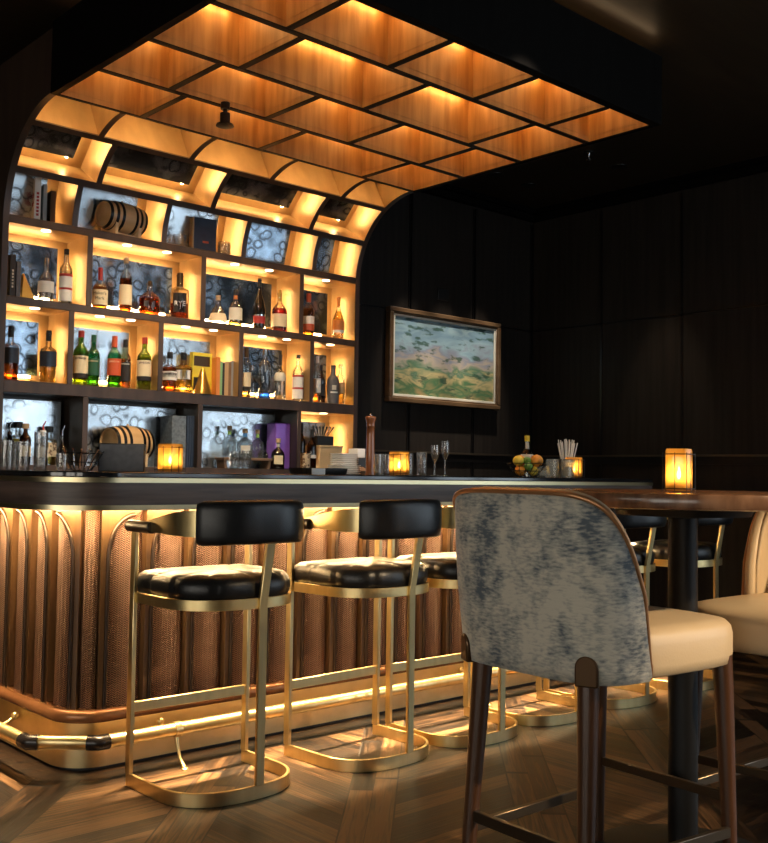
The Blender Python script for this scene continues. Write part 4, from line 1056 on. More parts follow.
# back counter
def spout(t, h, mt='silver'):
    M().tube([(0, 0, h), (0, 0, h + 0.025), (0.012, 0, h + 0.05)], [0.006, 0.004, 0.003], 8).build('pour_spout', mt, t, smooth=60)
def cb(lb, a, b, h, w, *ar, spt=None, **kw):
    t = bottle(lb, a, b, Z4, h, w, *ar, group=g4, **kw)
    if spt: spout(t, h * 0.97, spt)
cb('dark bottle with steel pour spout at the far left of the back counter', 2.040, 5.0, 0.17, 0.062, 'round', 'dark_glass', 'deep_amber', 0.5, None, spt='silver')
cb('bottle with yellow label and square black cap under the first dark cubby', 2.100, 5.045, 0.215, 0.062, 'square', 'clear_glass', 'pale_liquid', 0.4, 'black', 0.86, 0.75, [(0.30, 0.60, 'yellow')], sq=5)
cb('dark bottle with cork stopper in front of the yellow labelled one', 2.108, 4.97, 0.205, 0.056, 'round', 'dark_glass', 'deep_amber', 0.5, 'cork', 0.88, 0.62, [(0.2, 0.46, 'cream', 140)])
cb('clear bottle with red pour top', 2.190, 4.95, 0.175, 0.055, 'round', 'clear_glass', 'water_liquid', 0.5, 'white', 0.82, 0.55, [(0.22, 0.5, 'frame_liner', 160)], spt='red')
cb('square bottle with printed white label and black cap behind the red pour top', 2.262, 5.04, 0.20, 0.062, 'square', 'clear_glass', 'pale_liquid', 0.3, 'black', 0.84, 0.7, [(0.22, 0.58, 'patterned')], sq=5)
cb('clear bottle with tall steel pour spout beside the dark divider', 2.285, 4.935, 0.155, 0.050, 'squat', 'clear_glass', 'amber_liquid', 0.3, None, spt='silver')
# tequila bottles on a low riser
t = thing('riser_shelf', 'low dark wooden riser under the tequila bottles', 'riser', (3.44, 5.02, Z4))
M().box(-0.16, 0.19, -0.055, 0.045, 0.048, 0.063).build('board', 'riser_wood', t, bevel=0.002)
for x in (-0.14, 0.17): M().obox((x, 0, 0.024), (0.018, 0.08, 0.05), 0, 0, rad(10 if x > 0 else -10)).build('leg', 'riser_wood', t)
def tequila(lb, a, w, h, neck, cap='cork'):
    bottle(lb, a, 5.025, Z4 + 0.0635, h, w, 'squat', 'bright_glass', None, 0.4, cap, 0.86, 0.36, [(0.14, 0.42, 'frame_liner', 70)] if neck == 'blue_ribbon' else [], g4, seal=(0.72, 0.84, neck))
tequila('clear tequila bottle with green neck ribbon, left on the wooden riser', 3.352, 0.078, 0.185, 'lime_green')
tequila('clear tequila bottle with blue neck ribbon and oval label on the wooden riser', 3.462, 0.092, 0.172, 'blue_ribbon')
tequila('clear tequila bottle with green neck ribbon, right on the wooden riser', 3.552, 0.072, 0.170, 'lime_green')
bottle('small dark bottle with black stopper beside the riser', 3.655, 5.06, Z4, 0.165, 0.056, 'squat', 'dark_glass', 'deep_amber', 0.5, 'black', 0.86, 0.42, [], g4)
bottle('dark round bottle with oval cream label in front of the purple box', 3.660, 4.965, Z4, 0.184, 0.080, 'squat', 'dark_glass', 'deep_amber', 0.5, 'cork', 0.86, 0.40, [(0.16, 0.44, 'cream', 80)], g4, seal=(0.72, 0.82, 'frame_liner'))
bottle('tall dark wine bottle at the left of the last lit cubby', 3.862, 5.0, Z4, 0.285, 0.052, 'wine', 'dark_glass', None, 0.5, 'black', 0.78, 0.46, [], g4)
bottle('dark amber wine bottle with white band in the last lit cubby', 3.905, 4.95, Z4, 0.250, 0.058, 'wine', 'dark_glass', 'deep_amber', 0.55, 'black', 0.8, 0.46, [(0.28, 0.36, 'white')], g4)

# ================================================================== OTHER THINGS ON THE SHELVES
def book(lb, a, b, z, th, dp, h, mt, rz=0, group=None, pages='paper', lean=0):
    """spine towards the viewer (-y)"""
    t = thing('book', lb, 'book', (a, b, z), rz, group)
    t.rotation_euler = (0, rad(lean), rz)
    c = M().box(-th / 2, -th / 2 + 0.002, 0, dp, 0, h); c.box(th / 2 - 0.002, th / 2, 0, dp, 0, h); c.box(-th / 2, th / 2, -0.002, 0.002, 0, h)
    c.build('cover', mt, t, smooth=0)
    M().box(-th / 2 + 0.002, th / 2 - 0.002, 0.002, dp - 0.004, 0.003, h - 0.003).build('pages', pages, t, smooth=0)
    return t
Z1 = 2.3405
gb = 'books on the top curved shelf'
t = book('white hardback with a red printed cover on the curved top shelf', 2.125, 4.955, Z1, 0.030, 0.13, 0.225, 'paper', rad(-16), gb)
m = M()
for i in range(9):
    zz = 0.09 + i * 0.008; hw = 0.018 + 0.014 * math.sin(i * 1.3); m.box(-0.0162, -0.0152, 0.06 - hw, 0.06 + hw, zz, zz + 0.006)
m.build('cover_print', 'ink_red', t, smooth=0)
m = M()
for i in range(7): m.box(-0.006, 0.006, -0.0032, -0.0018, 0.03 + i * 0.018, 0.042 + i * 0.018)
m.build('spine_print', 'red', t, smooth=0)
book('thin grey hardback between the white and the dark book', 2.164, 4.955, Z1, 0.018, 0.13, 0.198, 'grey_book', rad(-8), gb)
book('dark brown book, shortest of the curved top shelf', 2.206, 4.955, Z1, 0.026, 0.12, 0.172, 'bronze_cap', rad(-4), gb)
t = book('black book with pale spine lettering at the left end of the upper shelf', 2.010, 4.955, Z2, 0.026, 0.13, 0.215, 'ink', 0, 'black books on the upper shelf')
m = M()
for i in range(6): m.box(-0.004, 0.004, -0.0032, -0.0018, 0.05 + i * 0.016, 0.060 + i * 0.016)
m.build('spine_print', 'frame_liner', t, smooth=0)
t = book('shorter black book leaning on the gold triangle', 2.040, 4.955, Z2, 0.022, 0.12, 0.185, 'grey_dark', 0, 'black books on the upper shelf')
t = thing('ornament', 'gold triangular ornament beside the black books', 'ornament', (2.085, 4.965, Z2))
M().add([(-0.032, -0.02, 0), (0.042, -0.02, 0), (0.042, 0.02, 0), (-0.032, 0.02, 0), (-0.022, -0.012, 0.128), (-0.014, 0.0, 0.134), (-0.022, 0.012, 0.128)],
        [(0, 1, 4), (1, 5, 4), (1, 2, 5), (2, 6, 5), (2, 3, 6), (3, 0, 4), (3, 4, 6), (4, 5, 6), (0, 3, 2, 1)]).build('body', 'gold', t, bevel=0.004, smooth=40)
t = thing('ornament', 'gold cone ornament in front of the yellow book', 'ornament', (3.104, 4.935, Z3))
M().lathe([(0.050, 0), (0.048, 0.01), (0.030, 0.07), (0.017, 0.12), (0.010, 0.142), (0.004, 0.147)], 26, 2.4).build('body', 'gold', t, smooth=60)
gk = 'books on the middle shelf'
t = thing('book', 'large yellow book facing out with a dark title panel', 'book', (3.150, 5.0, Z3), 0, gk)
c = M().box(-0.075, 0.055, 0.0, 0.003, 0, 0.242); c.box(-0.075, 0.055, 0.027, 0.030, 0, 0.242); c.box(-0.0755, -0.0725, 0, 0.03, 0, 0.242); c.build('cover', 'yellow', t, smooth=0)
M().box(-0.072, 0.052, 0.0035, 0.0265, 0.003, 0.239).build('pages', 'yellow_pale', t, smooth=0)
M().box(-0.065, 0.040, -0.0012, 0.0, 0.165, 0.222).build('title_panel', 'bronze_cap', t, smooth=0)
M().box(-0.065, 0.020, -0.0012, 0.0, 0.02, 0.10).build('picture_panel', 'ink', t, smooth=0)
x = 3.218
for th, h, mt, lb in ((0.024, 0.220, 'orange', 'orange spined book right of the yellow one'), (0.016, 0.198, 'green_book', 'light green spined book'), (0.014, 0.190, 'ink', 'thin black spined book'),
                      (0.026, 0.194, 'tan', 'tan spined book'), (0.018, 0.198, 'oak_dark', 'dark brown spined book'), (0.020, 0.206, 'grey_book', 'grey spined book'), (0.016, 0.188, 'cream', 'cream spined book, last on the right')):
    book(lb + ' on the middle shelf', x + th / 2 - 0.012, 4.955, Z3, th, 0.11, h, mt, 0, gk)
    x += th + 0.0006
def tumbler(lb, a, b, z, r, h, mt='crystal', group=None, nm='tumbler'):
    t = thing(nm, lb, 'glass', (a, b, z), 0, group)
    pr = [(r * 0.86, 0.0), (r, 0.006), (r * 1.0, h), (r - 0.003, h), (r * 0.9, 0.012), (0.0003, 0.012)]
    M().lathe(pr, 20).build('bowl', mt, t, smooth=40)
    m = M()
    for k in range(10):
        a_ = 2 * PI * k / 10
        for sgn in (1, -1): m.tube([(math.cos(a_ + sgn * q * 0.25) * (r + 0.0006), math.sin(a_ + sgn * q * 0.25) * (r + 0.0006), h * (0.1 + 0.25 * q)) for q in range(4)], 0.0012, 5)
    m.build('cut_pattern', 'crystal', t, smooth=60)
    return t
tumbler('cut crystal tumbler left of the navy box on the top shelf', 2.963, 4.985, Z1, 0.039, 0.078, group='crystal tumblers on the top shelf')
tumbler('cut crystal tumbler right of the navy box on the top shelf', 3.233, 4.945, Z1, 0.036, 0.074, group='crystal tumblers on the top shelf')
t = thing('presentation_box', 'navy blue presentation box with tan edge on the top shelf', 'box', (3.118, 4.985, Z1), rad(-14))
M().box(-0.062, 0.070, -0.02, 0.045, 0.0, 0.198).build('box', 'navy', t, bevel=0.002)
M().box(-0.070, -0.062, -0.02, 0.045, 0.0, 0.198).build('edge', 'tan', t)
M().box(-0.01, 0.025, -0.0215, -0.02, 0.055, 0.066).build('mark', 'orange_red', t)
def barrel(lb, a, b, z, Lh, r, rz, legs):
    t = thing('barrel', lb, 'barrel', (a, b, z), rz, 'small oak barrels')
    zc = r + legs
    def rr(x): return r * (1 - 0.17 * (x / Lh) ** 2)
    m = M().lathe([(rr(-Lh) - 0.012, -Lh + 0.012), (rr(-Lh) - 0.006, -Lh)] + [(rr(-Lh + 2 * Lh * i / 16), -Lh + 2 * Lh * i / 16) for i in range(17)] + [(rr(Lh) - 0.006, Lh), (rr(Lh) - 0.012, Lh - 0.012)], 40, axis=0, c=(0, 0, zc))
    m.build('staves', 'oak', t, smooth=50)
    for sx in (-1, 1): M().lathe([(rr(Lh) - 0.011, sx * (Lh - 0.013)), (rr(Lh) - 0.012, sx * (Lh - 0.009))], 36, axis=0, c=(0, 0, zc)).build('head', 'oak', t, smooth=40)
    for q in (-0.93, -0.64, -0.36, 0.36, 0.64, 0.93):
        x = q * Lh; w = 0.008
        hm = M().lathe([(rr(x - w) + 0.0002, x - w), (rr(x - w) + 0.0022, x - w), (rr(x + w) + 0.0022, x + w), (rr(x + w) + 0.0002, x + w)], 40, axis=0, c=(0, 0, zc))
        hm.f = [f for f in hm.f if len(f) == 4]; hm.build('hoop', 'hoop', t, smooth=40)
    M().lathe([(0.008, r - 0.004), (0.007, r + 0.010)], 14, c=(0, 0, zc)).build('bung', 'cork', t)
    for sx in (-1, 1):
        m = M(); c0 = arc(0, zc, r * 0.985, 200, 340, 14); m.prism([(-r * 0.72, 0), (-r * 0.8, c0[0][1])] + [p for p in c0 if abs(p[0]) < r * 0.8] + [(r * 0.8, c0[-1][1]), (r * 0.72, 0)], sx * Lh * 0.62 - 0.009, sx * Lh * 0.62 + 0.009, 0)
        m.build('cradle', 'pale_wood', t, smooth=30)
    M().box(-Lh * 0.6, Lh * 0.6, -r * 0.5, -r * 0.4, 0.004, 0.018).build('cradle_rail', 'pale_wood', t); M().box(-Lh * 0.6, Lh * 0.6, r * 0.4, r * 0.5, 0.004, 0.018).build('cradle_rail', 'pale_wood', t)
    return t
barrel('small oak barrel with dark hoops on the curved top shelf', 2.605, 4.985, Z1, 0.122, 0.083, rad(10), 0.026)
barrel('small oak barrel with dark hoops on the back counter behind the black box', 2.675, 4.985, Z4, 0.122, 0.095, rad(10), 0.028)
t = thing('binder', 'grey textured box file set with dark ribbed spines on the back counter', 'box', (3.005, 4.985, Z4))
M().box(-0.085, 0.004, -0.045, 0.085, 0.0, 0.285).build('box', 'grey_box', t, bevel=0.002)
for i in range(4): M().box(0.006 + i * 0.0145, 0.019 + i * 0.0145, -0.05, 0.085, 0.0, 0.288).build('spine', 'navy', t, bevel=0.0015, seg=1)
t = thing('presentation_box', 'glossy purple gift box on the back counter', 'box', (3.695, 5.0, Z4))
m = M().box(-0.055, 0.058, -0.035, 0.06, 0.0, 0.278); m.build('box', 'purple', t, bevel=0.008, seg=3)
M().box(-0.030, 0.034, -0.0365, -0.035, 0.03, 0.24).build('front_panel', 'purple', t, bevel=0.001)
for lb, a, h, r in (('cut crystal mixing glass left of the pair before the tequila bottles', 3.335, 0.098, 0.032), ('cut crystal mixing glass right of the pair before the tequila bottles', 3.411, 0.105, 0.028)):
    tumbler(lb, a, 4.935, Z4, r, h, 'crystal', 'cut crystal mixing glasses', 'mixing_glass')
t = thing('mat', 'black rubber bar mat on the back counter', 'bar mat', (3.42, 4.945, Z4))
t.location.z = Z4 - 0.0005
M().box(-0.33, 0.30, -0.04, 0.10, 0.0, 0.0004).build('mat', 'rubber', t, smooth=0)
t = thing('wooden_box', 'pale wooden box under the black utensil holder', 'box', (4.05, 4.985, Z4))
M().box(-0.095, 0.085, -0.055, 0.055, 0.0, 0.140).build('box', 'pale_wood', t, bevel=0.003)
M().box(-0.098, 0.088, -0.058, 0.058, 0.140, 0.152).build('lid', 'pale_wood', t, bevel=0.002)
t = thing('utensil_holder', 'black caddy of bar tools on the pale wooden box', 'utensil holder', (4.02, 4.985, Z4 + 0.1525))
M().box(-0.075, 0.055, -0.04, 0.04, 0.0, 0.058).build('caddy', 'black', t, bevel=0.004)
for i in range(7):
    dx = -0.05 + i * 0.014; M().tube([(dx, 0.0, 0.055), (dx - 0.03 + 0.010 * i, -0.01, 0.10), (dx - 0.045 + 0.014 * i, -0.015, 0.118)], [0.003, 0.004, 0.007], 8).build('bar_tool', 'black' if i != 5 else 'silver', t, smooth=60)
t = thing('cup', 'patterned cream cup before the dark wine bottle', 'cup', (3.855, 4.93, Z4))
t.location = (3.845, 4.935, Z4)
M().lathe([(0.030, 0), (0.031, 0.003), (0.031, 0.100), (0.028, 0.100), (0.027, 0.01), (0.0003, 0.01)], 24).build('cup', 'patterned', t, smooth=40)

# ================================================================== THINGS ON THE BAR
gh = 'tall clear glasses on the bar'
def highball(lb, a, b, r, h, mt='clear_glass'):
    t = tag(M().lathe([(r * 0.9, 0.0), (r * 0.93, 0.004), (r, h), (r - 0.002, h), (r * 0.88, 0.014), (0.0003, 0.014)], 22).build('highball_glass', mt, None, loc=(a, b, CZT + 0.0003)), lb, 'glass', gh); return t
for lb, a, b, h in (('clear highball glass at the left edge of the photo', 1.525, 3.76, 0.112), ('clear highball glass second from the left edge', 1.578, 3.74, 0.108), ('tallest clear glass in the left group on the bar', 1.652, 3.75, 0.146),
                    ('clear glass behind the first two on the left', 1.590, 3.86, 0.110), ('low clear glass beside the wire basket', 1.700, 3.67, 0.062)):
    highball(lb, a, b, 0.026 if h > 0.1 else 0.022, h, 'crystal')
for lb, a, b, h in (('clear tumbler just right of the pepper mill', 3.420, 3.86, 0.108), ('clear tumbler between pepper mill and candle lantern', 3.485, 3.88, 0.108), ('clear tumbler hidden behind the middle candle lantern', 3.555, 3.89, 0.108),
                    ('clear tumbler just right of the middle candle lantern', 3.655, 3.83, 0.114), ('clear tumbler left of the champagne flutes', 3.715, 3.79, 0.120)):
    highball(lb, a, b, 0.028, h, 'crystal')
def flute(lb, a, b, h):
    t = thing('champagne_flute', lb, 'glass', (a, b, CZT), 0, 'champagne flutes')
    M().lathe([(0.028, 0.0), (0.028, 0.002), (0.004, 0.006), (0.0032, h * 0.46)], 22).build('stem', 'crystal', t, smooth=50)
    M().lathe([(0.0035, h * 0.46), (0.016, h * 0.56), (0.021, h * 0.70), (0.0195, h), (0.018, h), (0.0195, h * 0.70), (0.0145, h * 0.57), (0.0003, h * 0.48)], 22).build('bowl', 'crystal', t, smooth=50)
flute('champagne flute, shorter left one of the pair right of the tumblers', 3.735, 3.715, 0.158); flute('champagne flute, taller right one of the pair', 3.785, 3.69, 0.180)
# wire basket, black boxes
t = thing('wire_basket', 'dark wire basket of bar tools on the bar', 'basket', (1.800, 3.71, CZT))
m = M()
for k in range(14):
    a_ = 2 * PI * k / 14; m.tube([(0.035 * math.cos(a_), 0.035 * math.sin(a_), 0.003), (0.055 * math.cos(a_), 0.055 * math.sin(a_), 0.03), (0.085 * math.cos(a_ + 0.2), 0.075 * math.sin(a_ + 0.2), 0.078)], 0.0016, 6)
for r, z in ((0.035, 0.003), (0.06, 0.035), (0.080, 0.070)): m.tube([(r * math.cos(rad(q)), r * 0.9 * math.sin(rad(q)), z) for q in range(0, 360, 20)], 0.0018, 6, True)
m.build('wire', 'hoop', t, smooth=60)
for i in range(5): M().tube([(-0.05 + 0.02 * i, 0.0, 0.01), (-0.06 + 0.03 * i, 0.01, 0.05 + 0.012 * (i % 3)), (-0.075 + 0.036 * i, 0.0, 0.085)], [0.004, 0.003, 0.004], 8).build('bar_tool', 'silver' if i % 2 else 'copper_piping', t, smooth=60)
t = thing('card_terminal', 'black box shaped terminal with grey face on the bar before the barrel', 'terminal', (1.965, 3.735, CZT), rad(-33))
M().box(-0.072, 0.105, -0.03, 0.05, 0.0, 0.112).build('housing', 'smoke_box', t, bevel=0.003)
M().box(-0.068, 0.102, -0.0335, -0.030, 0.003, 0.108).build('face', 'grey_dark', t, bevel=0.001)
m = M()
for i in range(4): m.box(-0.0735, -0.072, 0.00 + i * 0.007, 0.005 + i * 0.007, 0.035, 0.060)
m.build('sticker', 'frame_liner', t, smooth=0)
t = thing('pepper_mill', 'tall turned wooden pepper mill on the bar', 'pepper mill', (3.190, 3.60, CZT))
M().lathe([(0.024, 0), (0.0245, 0.006), (0.021, 0.02), (0.0205, 0.10), (0.019, 0.18), (0.0185, 0.225), (0.0205, 0.228), (0.0205, 0.232)], 26).build('body', 'mill_wood', t, smooth=50)
M().lathe([(0.0195, 0.2325), (0.020, 0.245), (0.026, 0.266), (0.0265, 0.271), (0.022, 0.276), (0.0003, 0.277)], 26).build('head', 'mill_wood', t, smooth=50)
M().ball((0, 0, 0.283), 0.0065, 12, 6).build('knob', 'silver', t, smooth=60)
# stack of white plates
gp_ = 'white square plates stacked on the bar'
for k in range(11):
    w = 0.056 if k > 4 else 0.066; z = CZT + 0.0002 + k * 0.0092
    wd = ['topmost white plate of the stack', 'bottom white plate of the stack'][0 if k == 10 else 1] if k in (0, 10) else '%s white plate up from the bottom of the stack' % ['', 'second', 'third', 'fourth', 'fifth', 'sixth', 'seventh', 'eighth', 'ninth', 'tenth'][k]
    tag(M().lathe([(w * 0.8, 0), (w, 0.006), (w, 0.0085), (w * 0.85, 0.004), (0.0003, 0.0035)], 28, 4.5).build('plate', 'white', None, loc=(3.140, 3.73, z), smooth=40), wd + ' on the bar', 'plate', gp_)
t = thing('bar_tray', 'low black service tray with a white card on the bar', 'tray', (2.800, 3.50, CZT))
m = M().lathe([(0.118, 0.0), (0.124, 0.004), (0.130, 0.028), (0.127, 0.028), (0.120, 0.006), (0.0003, 0.006)], 44, 5, ky=0.55); m.build('tray', 'black', t, smooth=40)
t2 = tag(M().box(-0.036, 0.036, -0.0012, 0.0012, 0.0, 0.026).build('place_card', 'white', None, loc=(2.725, 3.405, CZT + 0.0002), smooth=0), 'small white card standing before the black tray', 'card')
t = thing('menu_board', 'dark framed menu tray leaning beside the pepper mill', 'menu', (3.275, 3.80, CZT), rad(12))
t.rotation_euler = (0, rad(0), rad(5))
M().box(-0.075, 0.07, -0.06, 0.10, 0.0, 0.020).build('block', 'black', t, bevel=0.003)
M().obox((0.0, 0.03, 0.040), (0.14, 0.12, 0.008), 0, rad(22)).build('panel', 'riser_wood', t, bevel=0.002)
t = thing('napkin_holder', 'white paper stack in a black holder behind the pepper mill', 'napkins', (3.315, 4.0, CZT - 0.0))
t.location = (3.33, 3.865, CZT)
M().box(-0.02, 0.03, -0.04, 0.04, 0.0, 0.085).build('holder', 'black', t, bevel=0.003)
M().box(-0.02, 0.03, -0.035, 0.035, 0.0855, 0.130).build('paper', 'white', t, bevel=0.002)
# fruit bowl
FX, FY = 4.330, 3.60
t = thing('fruit_bowl', 'open wire bowl of citrus on the bar', 'bowl', (FX, FY, CZT))
m = M()
for k in range(16):
    a_ = 2 * PI * k / 16; m.tube([(0.045 * math.cos(a_), 0.045 * math.sin(a_), 0.002), (0.07 * math.cos(a_ + .15), 0.07 * math.sin(a_ + .15), 0.025), (0.108 * math.cos(a_ + .3), 0.108 * math.sin(a_ + .3), 0.075)], 0.0016, 6)
for r, z in ((0.045, 0.002), (0.078, 0.034), (0.108, 0.075)): m.tube([(r * math.cos(rad(q)), r * math.sin(rad(q)), z) for q in range(0, 360, 15)], 0.002, 6, True)
m.build('wire', 'hoop', t, smooth=60)
gf = 'citrus in the wire bowl'
right = Vector((0.74, -0.673)); fwd = Vector((0.673, 0.74))
for lb, nm, cat, u, v, z, r, mt in (('orange at the lower left of the wire bowl', 'orange', 'orange', -0.035, -0.015, 0.037, 0.032, 'orange_peel'), ('lemon at the lower right of the wire bowl', 'lemon', 'lemon', 0.034, -0.015, 0.034, 0.028, 'lemon_peel'),
                               ('lime at the front centre of the wire bowl', 'lime', 'lime', 0.002, -0.050, 0.058, 0.024, 'lime_peel'), ('yellow lemon at the upper left of the pile', 'lemon', 'lemon', -0.050, -0.025, 0.088, 0.030, 'lemon_peel'),
                               ('orange behind the upper left lemon', 'orange', 'orange', -0.035, 0.035, 0.090, 0.033, 'orange_peel'), ('largest orange at the right of the pile', 'orange', 'orange', 0.052, -0.005, 0.090, 0.036, 'orange_peel'),
                               ('lime in the middle of the pile above the front one', 'lime', 'lime', -0.002, -0.020, 0.090, 0.023, 'lime_peel')):
    p = Vector((FX, FY)) + right * u + fwd * v
    o = thing(nm, lb, cat, (p.x, p.y, CZT + z), 0, gf)
    M().ball((0, 0, 0), r, 22, 12, 0.94).build('peel', mt, o, smooth=70)
    M().lathe([(0.004, r * 0.93), (0.003, r * 0.96)], 8).build('stem_end', 'lime_green' if nm != 'lime' else 'cork', o, rot if False else False) if False else M().lathe([(0.004, r * 0.93), (0.003, r * 0.96)], 8).build('stem_end', 'cork', o)
bottle('clear bottle with yellow cap and white label behind the citrus bowl', 4.500, 3.74, CZT, 0.235, 0.068, 'squat', 'clear_glass', 'water_liquid', 0.5, 'yellow', 0.86, 0.42, [(0.22, 0.55, 'frame_liner')], 'bottles on the bar', sq=4, seal=(0.68, 0.84, 'frame_liner'))
def cube_glass(lb, a, b, w, h, inner=None):
    t = thing('glass_holder', lb, 'holder', (a, b, CZT), rad(20), 'square glass holders on the bar')
    M().lathe([(w, 0.0), (w, h), (w - 0.004, h), (w - 0.004, 0.010), (0.0003, 0.010)], 32, 9).build('glass', 'frost_glass', t, smooth=40)
    if inner: M().box(-w * 0.6, w * 0.6, -w * 0.6, w * 0.6, 0.0105, h * 0.62).build('contents', inner, t, bevel=0.002)
cube_glass('square glass holder with white sugar beside the citrus bowl', 4.487, 3.610, 0.030, 0.062, 'white')
cube_glass('taller square glass holder between citrus bowl and straws', 4.395, 3.475, 0.030, 0.100)
cube_glass('square glass holder with brown contents before the straws', 4.465, 3.425, 0.032, 0.098, 'tan')
t = thing('straw_holder', 'black holder for the bundle of white straws', 'holder', (4.650, 3.575, CZT))
M().lathe([(0.036, 0), (0.036, 0.105), (0.033, 0.105), (0.033, 0.006), (0.0003, 0.006)], 24, 4).build('holder', 'black', t, smooth=40)
gs = 'white paper straws in the black holder'
for k in range(22):
    r = 0.024 * math.sqrt(k / 22); a_ = k * 2.4; x, y = r * math.cos(a_), r * math.sin(a_); sx, sy = x * 1.3, y * 1.3
    hh = 0.198 + 0.012 * math.sin(k * 1.7)
    o = M().tube([(x, y, 0.0), (x + sx * 0.6, y + sy * 0.6, hh * 0.55), (x + sx * 1.3, y + sy * 1.3, hh)], 0.0032, 8).build('straw', 'white', None, loc=(4.650, 3.575, CZT + 0.008), smooth=60)
    tag(o, 'white paper straw standing in the bundle in the black holder', 'straw', gs)

# ================================================================== PAINTING
pt = thing('painting', 'landscape painting in a dark wooden frame on the panelled wall', 'painting', (5.30, BW, 1.925))
PWd, PHt = 1.15, 0.660
def frame_ring(w, h, t, y0, y1):
    m = M(); m.box(-w / 2, w / 2, y0, y1, h / 2 - t, h / 2); m.box(-w / 2, w / 2, y0, y1, -h / 2, -h / 2 + t)
    m.box(-w / 2, -w / 2 + t, y0, y1, -h / 2 + t, h / 2 - t); m.box(w / 2 - t, w / 2, y0, y1, -h / 2 + t, h / 2 - t); return m
frame_ring(PWd, PHt, 0.034, -0.055, -0.002).build('frame', 'frame_wood', pt, bevel=0.006, seg=2)
frame_ring(PWd - 0.062, PHt - 0.062, 0.014, -0.046, -0.010).build('frame_step', 'frame_wood', pt, bevel=0.003, seg=1)
frame_ring(PWd - 0.088, PHt - 0.088, 0.016, -0.040, -0.012).build('liner', 'frame_liner', pt, bevel=0.002, seg=1)
M().box(-PWd / 2 + 0.05, PWd / 2 - 0.05, -0.030, -0.022, -PHt / 2 + 0.05, PHt / 2 - 0.05).build('canvas', 'canvas_paint', pt, smooth=0)

# ================================================================== LIGHTS
def spot(name, loc, target, power, size, blend=0.4, col=WARM, rad_=0.05):
    l = bpy.data.lights.new(name, 'SPOT'); l.energy = power; l.spot_size = rad(size); l.spot_blend = blend; l.color = col; l.shadow_soft_size = rad_
    o = bpy.data.objects.new(name, l); C.objects.link(o); o.location = loc
    o.rotation_euler = (Vector(target) - Vector(loc)).to_track_quat('-Z', 'Y').to_euler(); return o
def downlight(lb, x, y, z):
    t = thing('downlight', lb, 'downlight', (x, y, z), 0, 'recessed ceiling downlights')
    M().lathe([(0.045, -0.004), (0.055, -0.004), (0.056, 0.0), (0.04, 0.0)], 24).build('trim_ring', 'fixture', t, smooth=30)
for x in (4.93, 5.30, 5.67): spot('painting_spot', (x, 4.72, 3.17), (x, 5.2, 1.50), 150, 30, 1.0, (1, 0.88, 0.72), 0.02)
spot('wall_spot', (5.75, 4.0, 3.17), (6.31, 3.95, 1.25), 40, 34, 0.9, (1, 0.78, 0.55), 0.03)
spot('table_spot', (3.7, -1.7, 3.0), (2.82, 1.42, 0.80), 820, 22, 0.6, (1, 0.72, 0.42), 0.05)
spot('canopy_spot', (2.555, 3.925, 2.66), (3.0, 4.5, 1.2), 90, 110, 0.8, (1, 0.80, 0.56), 0.03)
spot('bar_end_fill', (4.80, 3.35, 3.18), (4.45, 3.56, 1.1), 60, 28, 0.8, (1, 0.82, 0.6), 0.03)  # fill added to brighten the things at the right end
downlight('added downlight ring for the fill above the far end of the bar', 4.80, 3.35, ZC)
for x in (2.25, 3.20):  # unseen fill pair added to brighten plates and bottle labels from the front
    spot('bar_fill', (x, 2.12, 3.16), (x + 0.05, 4.30, 1.10), 200, 25, 0.6, (1, 0.86, 0.68), 0.04)
    downlight('added unseen downlight ring in front of the canopy, %s of the pair aimed at the bar' % ('nearer' if x < 3 else 'farther'), x, 2.12, ZC)
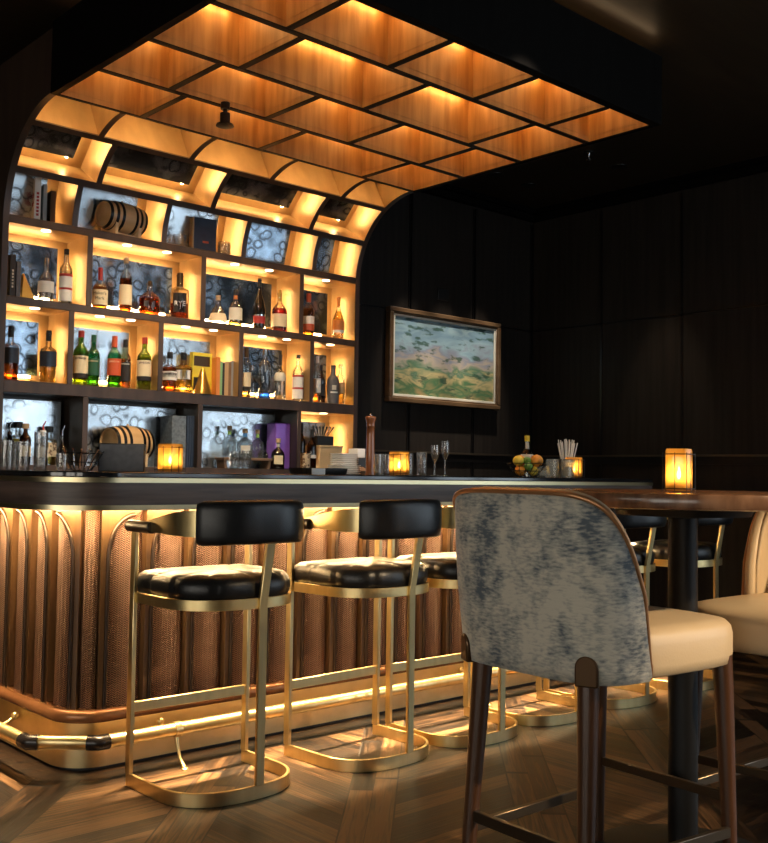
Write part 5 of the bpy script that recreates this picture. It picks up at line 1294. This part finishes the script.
def strip_light(name, loc, length, rz, power, tilt):
    l = bpy.data.lights.new(name, 'AREA'); l.shape = 'RECTANGLE'; l.size = length; l.size_y = 0.012; l.energy = power; l.color = (1.0, 0.70, 0.38); l.spread = rad(50)
    o = bpy.data.objects.new(name, l); C.objects.link(o); o.location = loc; o.rotation_euler = (rad(tilt), 0, rz)
strip_light('bar_strip_light', (3.42, 3.315, 0.952), 3.25, 0, 115, -12)
strip_light('bar_strip_light', (1.54, 4.0, 0.952), 0.8, PI / 2, 20, 12)
downlight('recessed downlight before the left end of the painting', 4.93, 4.72, ZC)
downlight('recessed downlight before the middle of the painting', 5.30, 4.72, ZC); downlight('recessed downlight before the right end of the painting', 5.67, 4.72, ZC); downlight('recessed downlight by the right wall', 5.75, 4.0, ZC)
downlight('recessed downlight off the high ceiling towards the round table', 3.7, -1.7, ZH)

w = bpy.data.worlds.new('World'); SC.world = w; w.use_nodes = True
w.node_tree.nodes['Background'].inputs[0].default_value = (0.5, 0.65, 0.9, 1); w.node_tree.nodes['Background'].inputs[1].default_value = 0.3

# ================================================================== CAMERA
F_, YAW, PIT, ROL = 1023.37, 0.832765, 0.0509112, 0.0149977
fw = Vector((math.cos(YAW) * math.cos(PIT), math.sin(YAW) * math.cos(PIT), math.sin(PIT)))
rt_ = Vector((math.sin(YAW), -math.cos(YAW), 0)); up = rt_.cross(fw)
r2 = rt_ * math.cos(ROL) + up * math.sin(ROL); u2 = -rt_ * math.sin(ROL) + up * math.cos(ROL)
cam = bpy.data.cameras.new('camera'); co = bpy.data.objects.new('camera', cam); C.objects.link(co)
co.matrix_world = Matrix(((r2.x, u2.x, -fw.x, 0), (r2.y, u2.y, -fw.y, 0), (r2.z, u2.z, -fw.z, 1.10), (0, 0, 0, 1)))
cam.sensor_fit = 'HORIZONTAL'; cam.sensor_width = 36; cam.lens = F_ * 36 / 768; cam.clip_start = 0.05
SC.camera = co
vs = SC.view_settings; vs.view_transform = 'Standard'; vs.look = 'None'; vs.gamma = 1.0; vs.exposure = 0.0; vs.use_curve_mapping = False
SC.cycles.max_bounces = 10; SC.cycles.transparent_max_bounces = 16; SC.cycles.caustics_reflective = False; SC.cycles.caustics_refractive = False
SC.cycles.sample_clamp_indirect = 6.0; SC.cycles.use_denoising = True; SC.cycles.use_light_tree = True
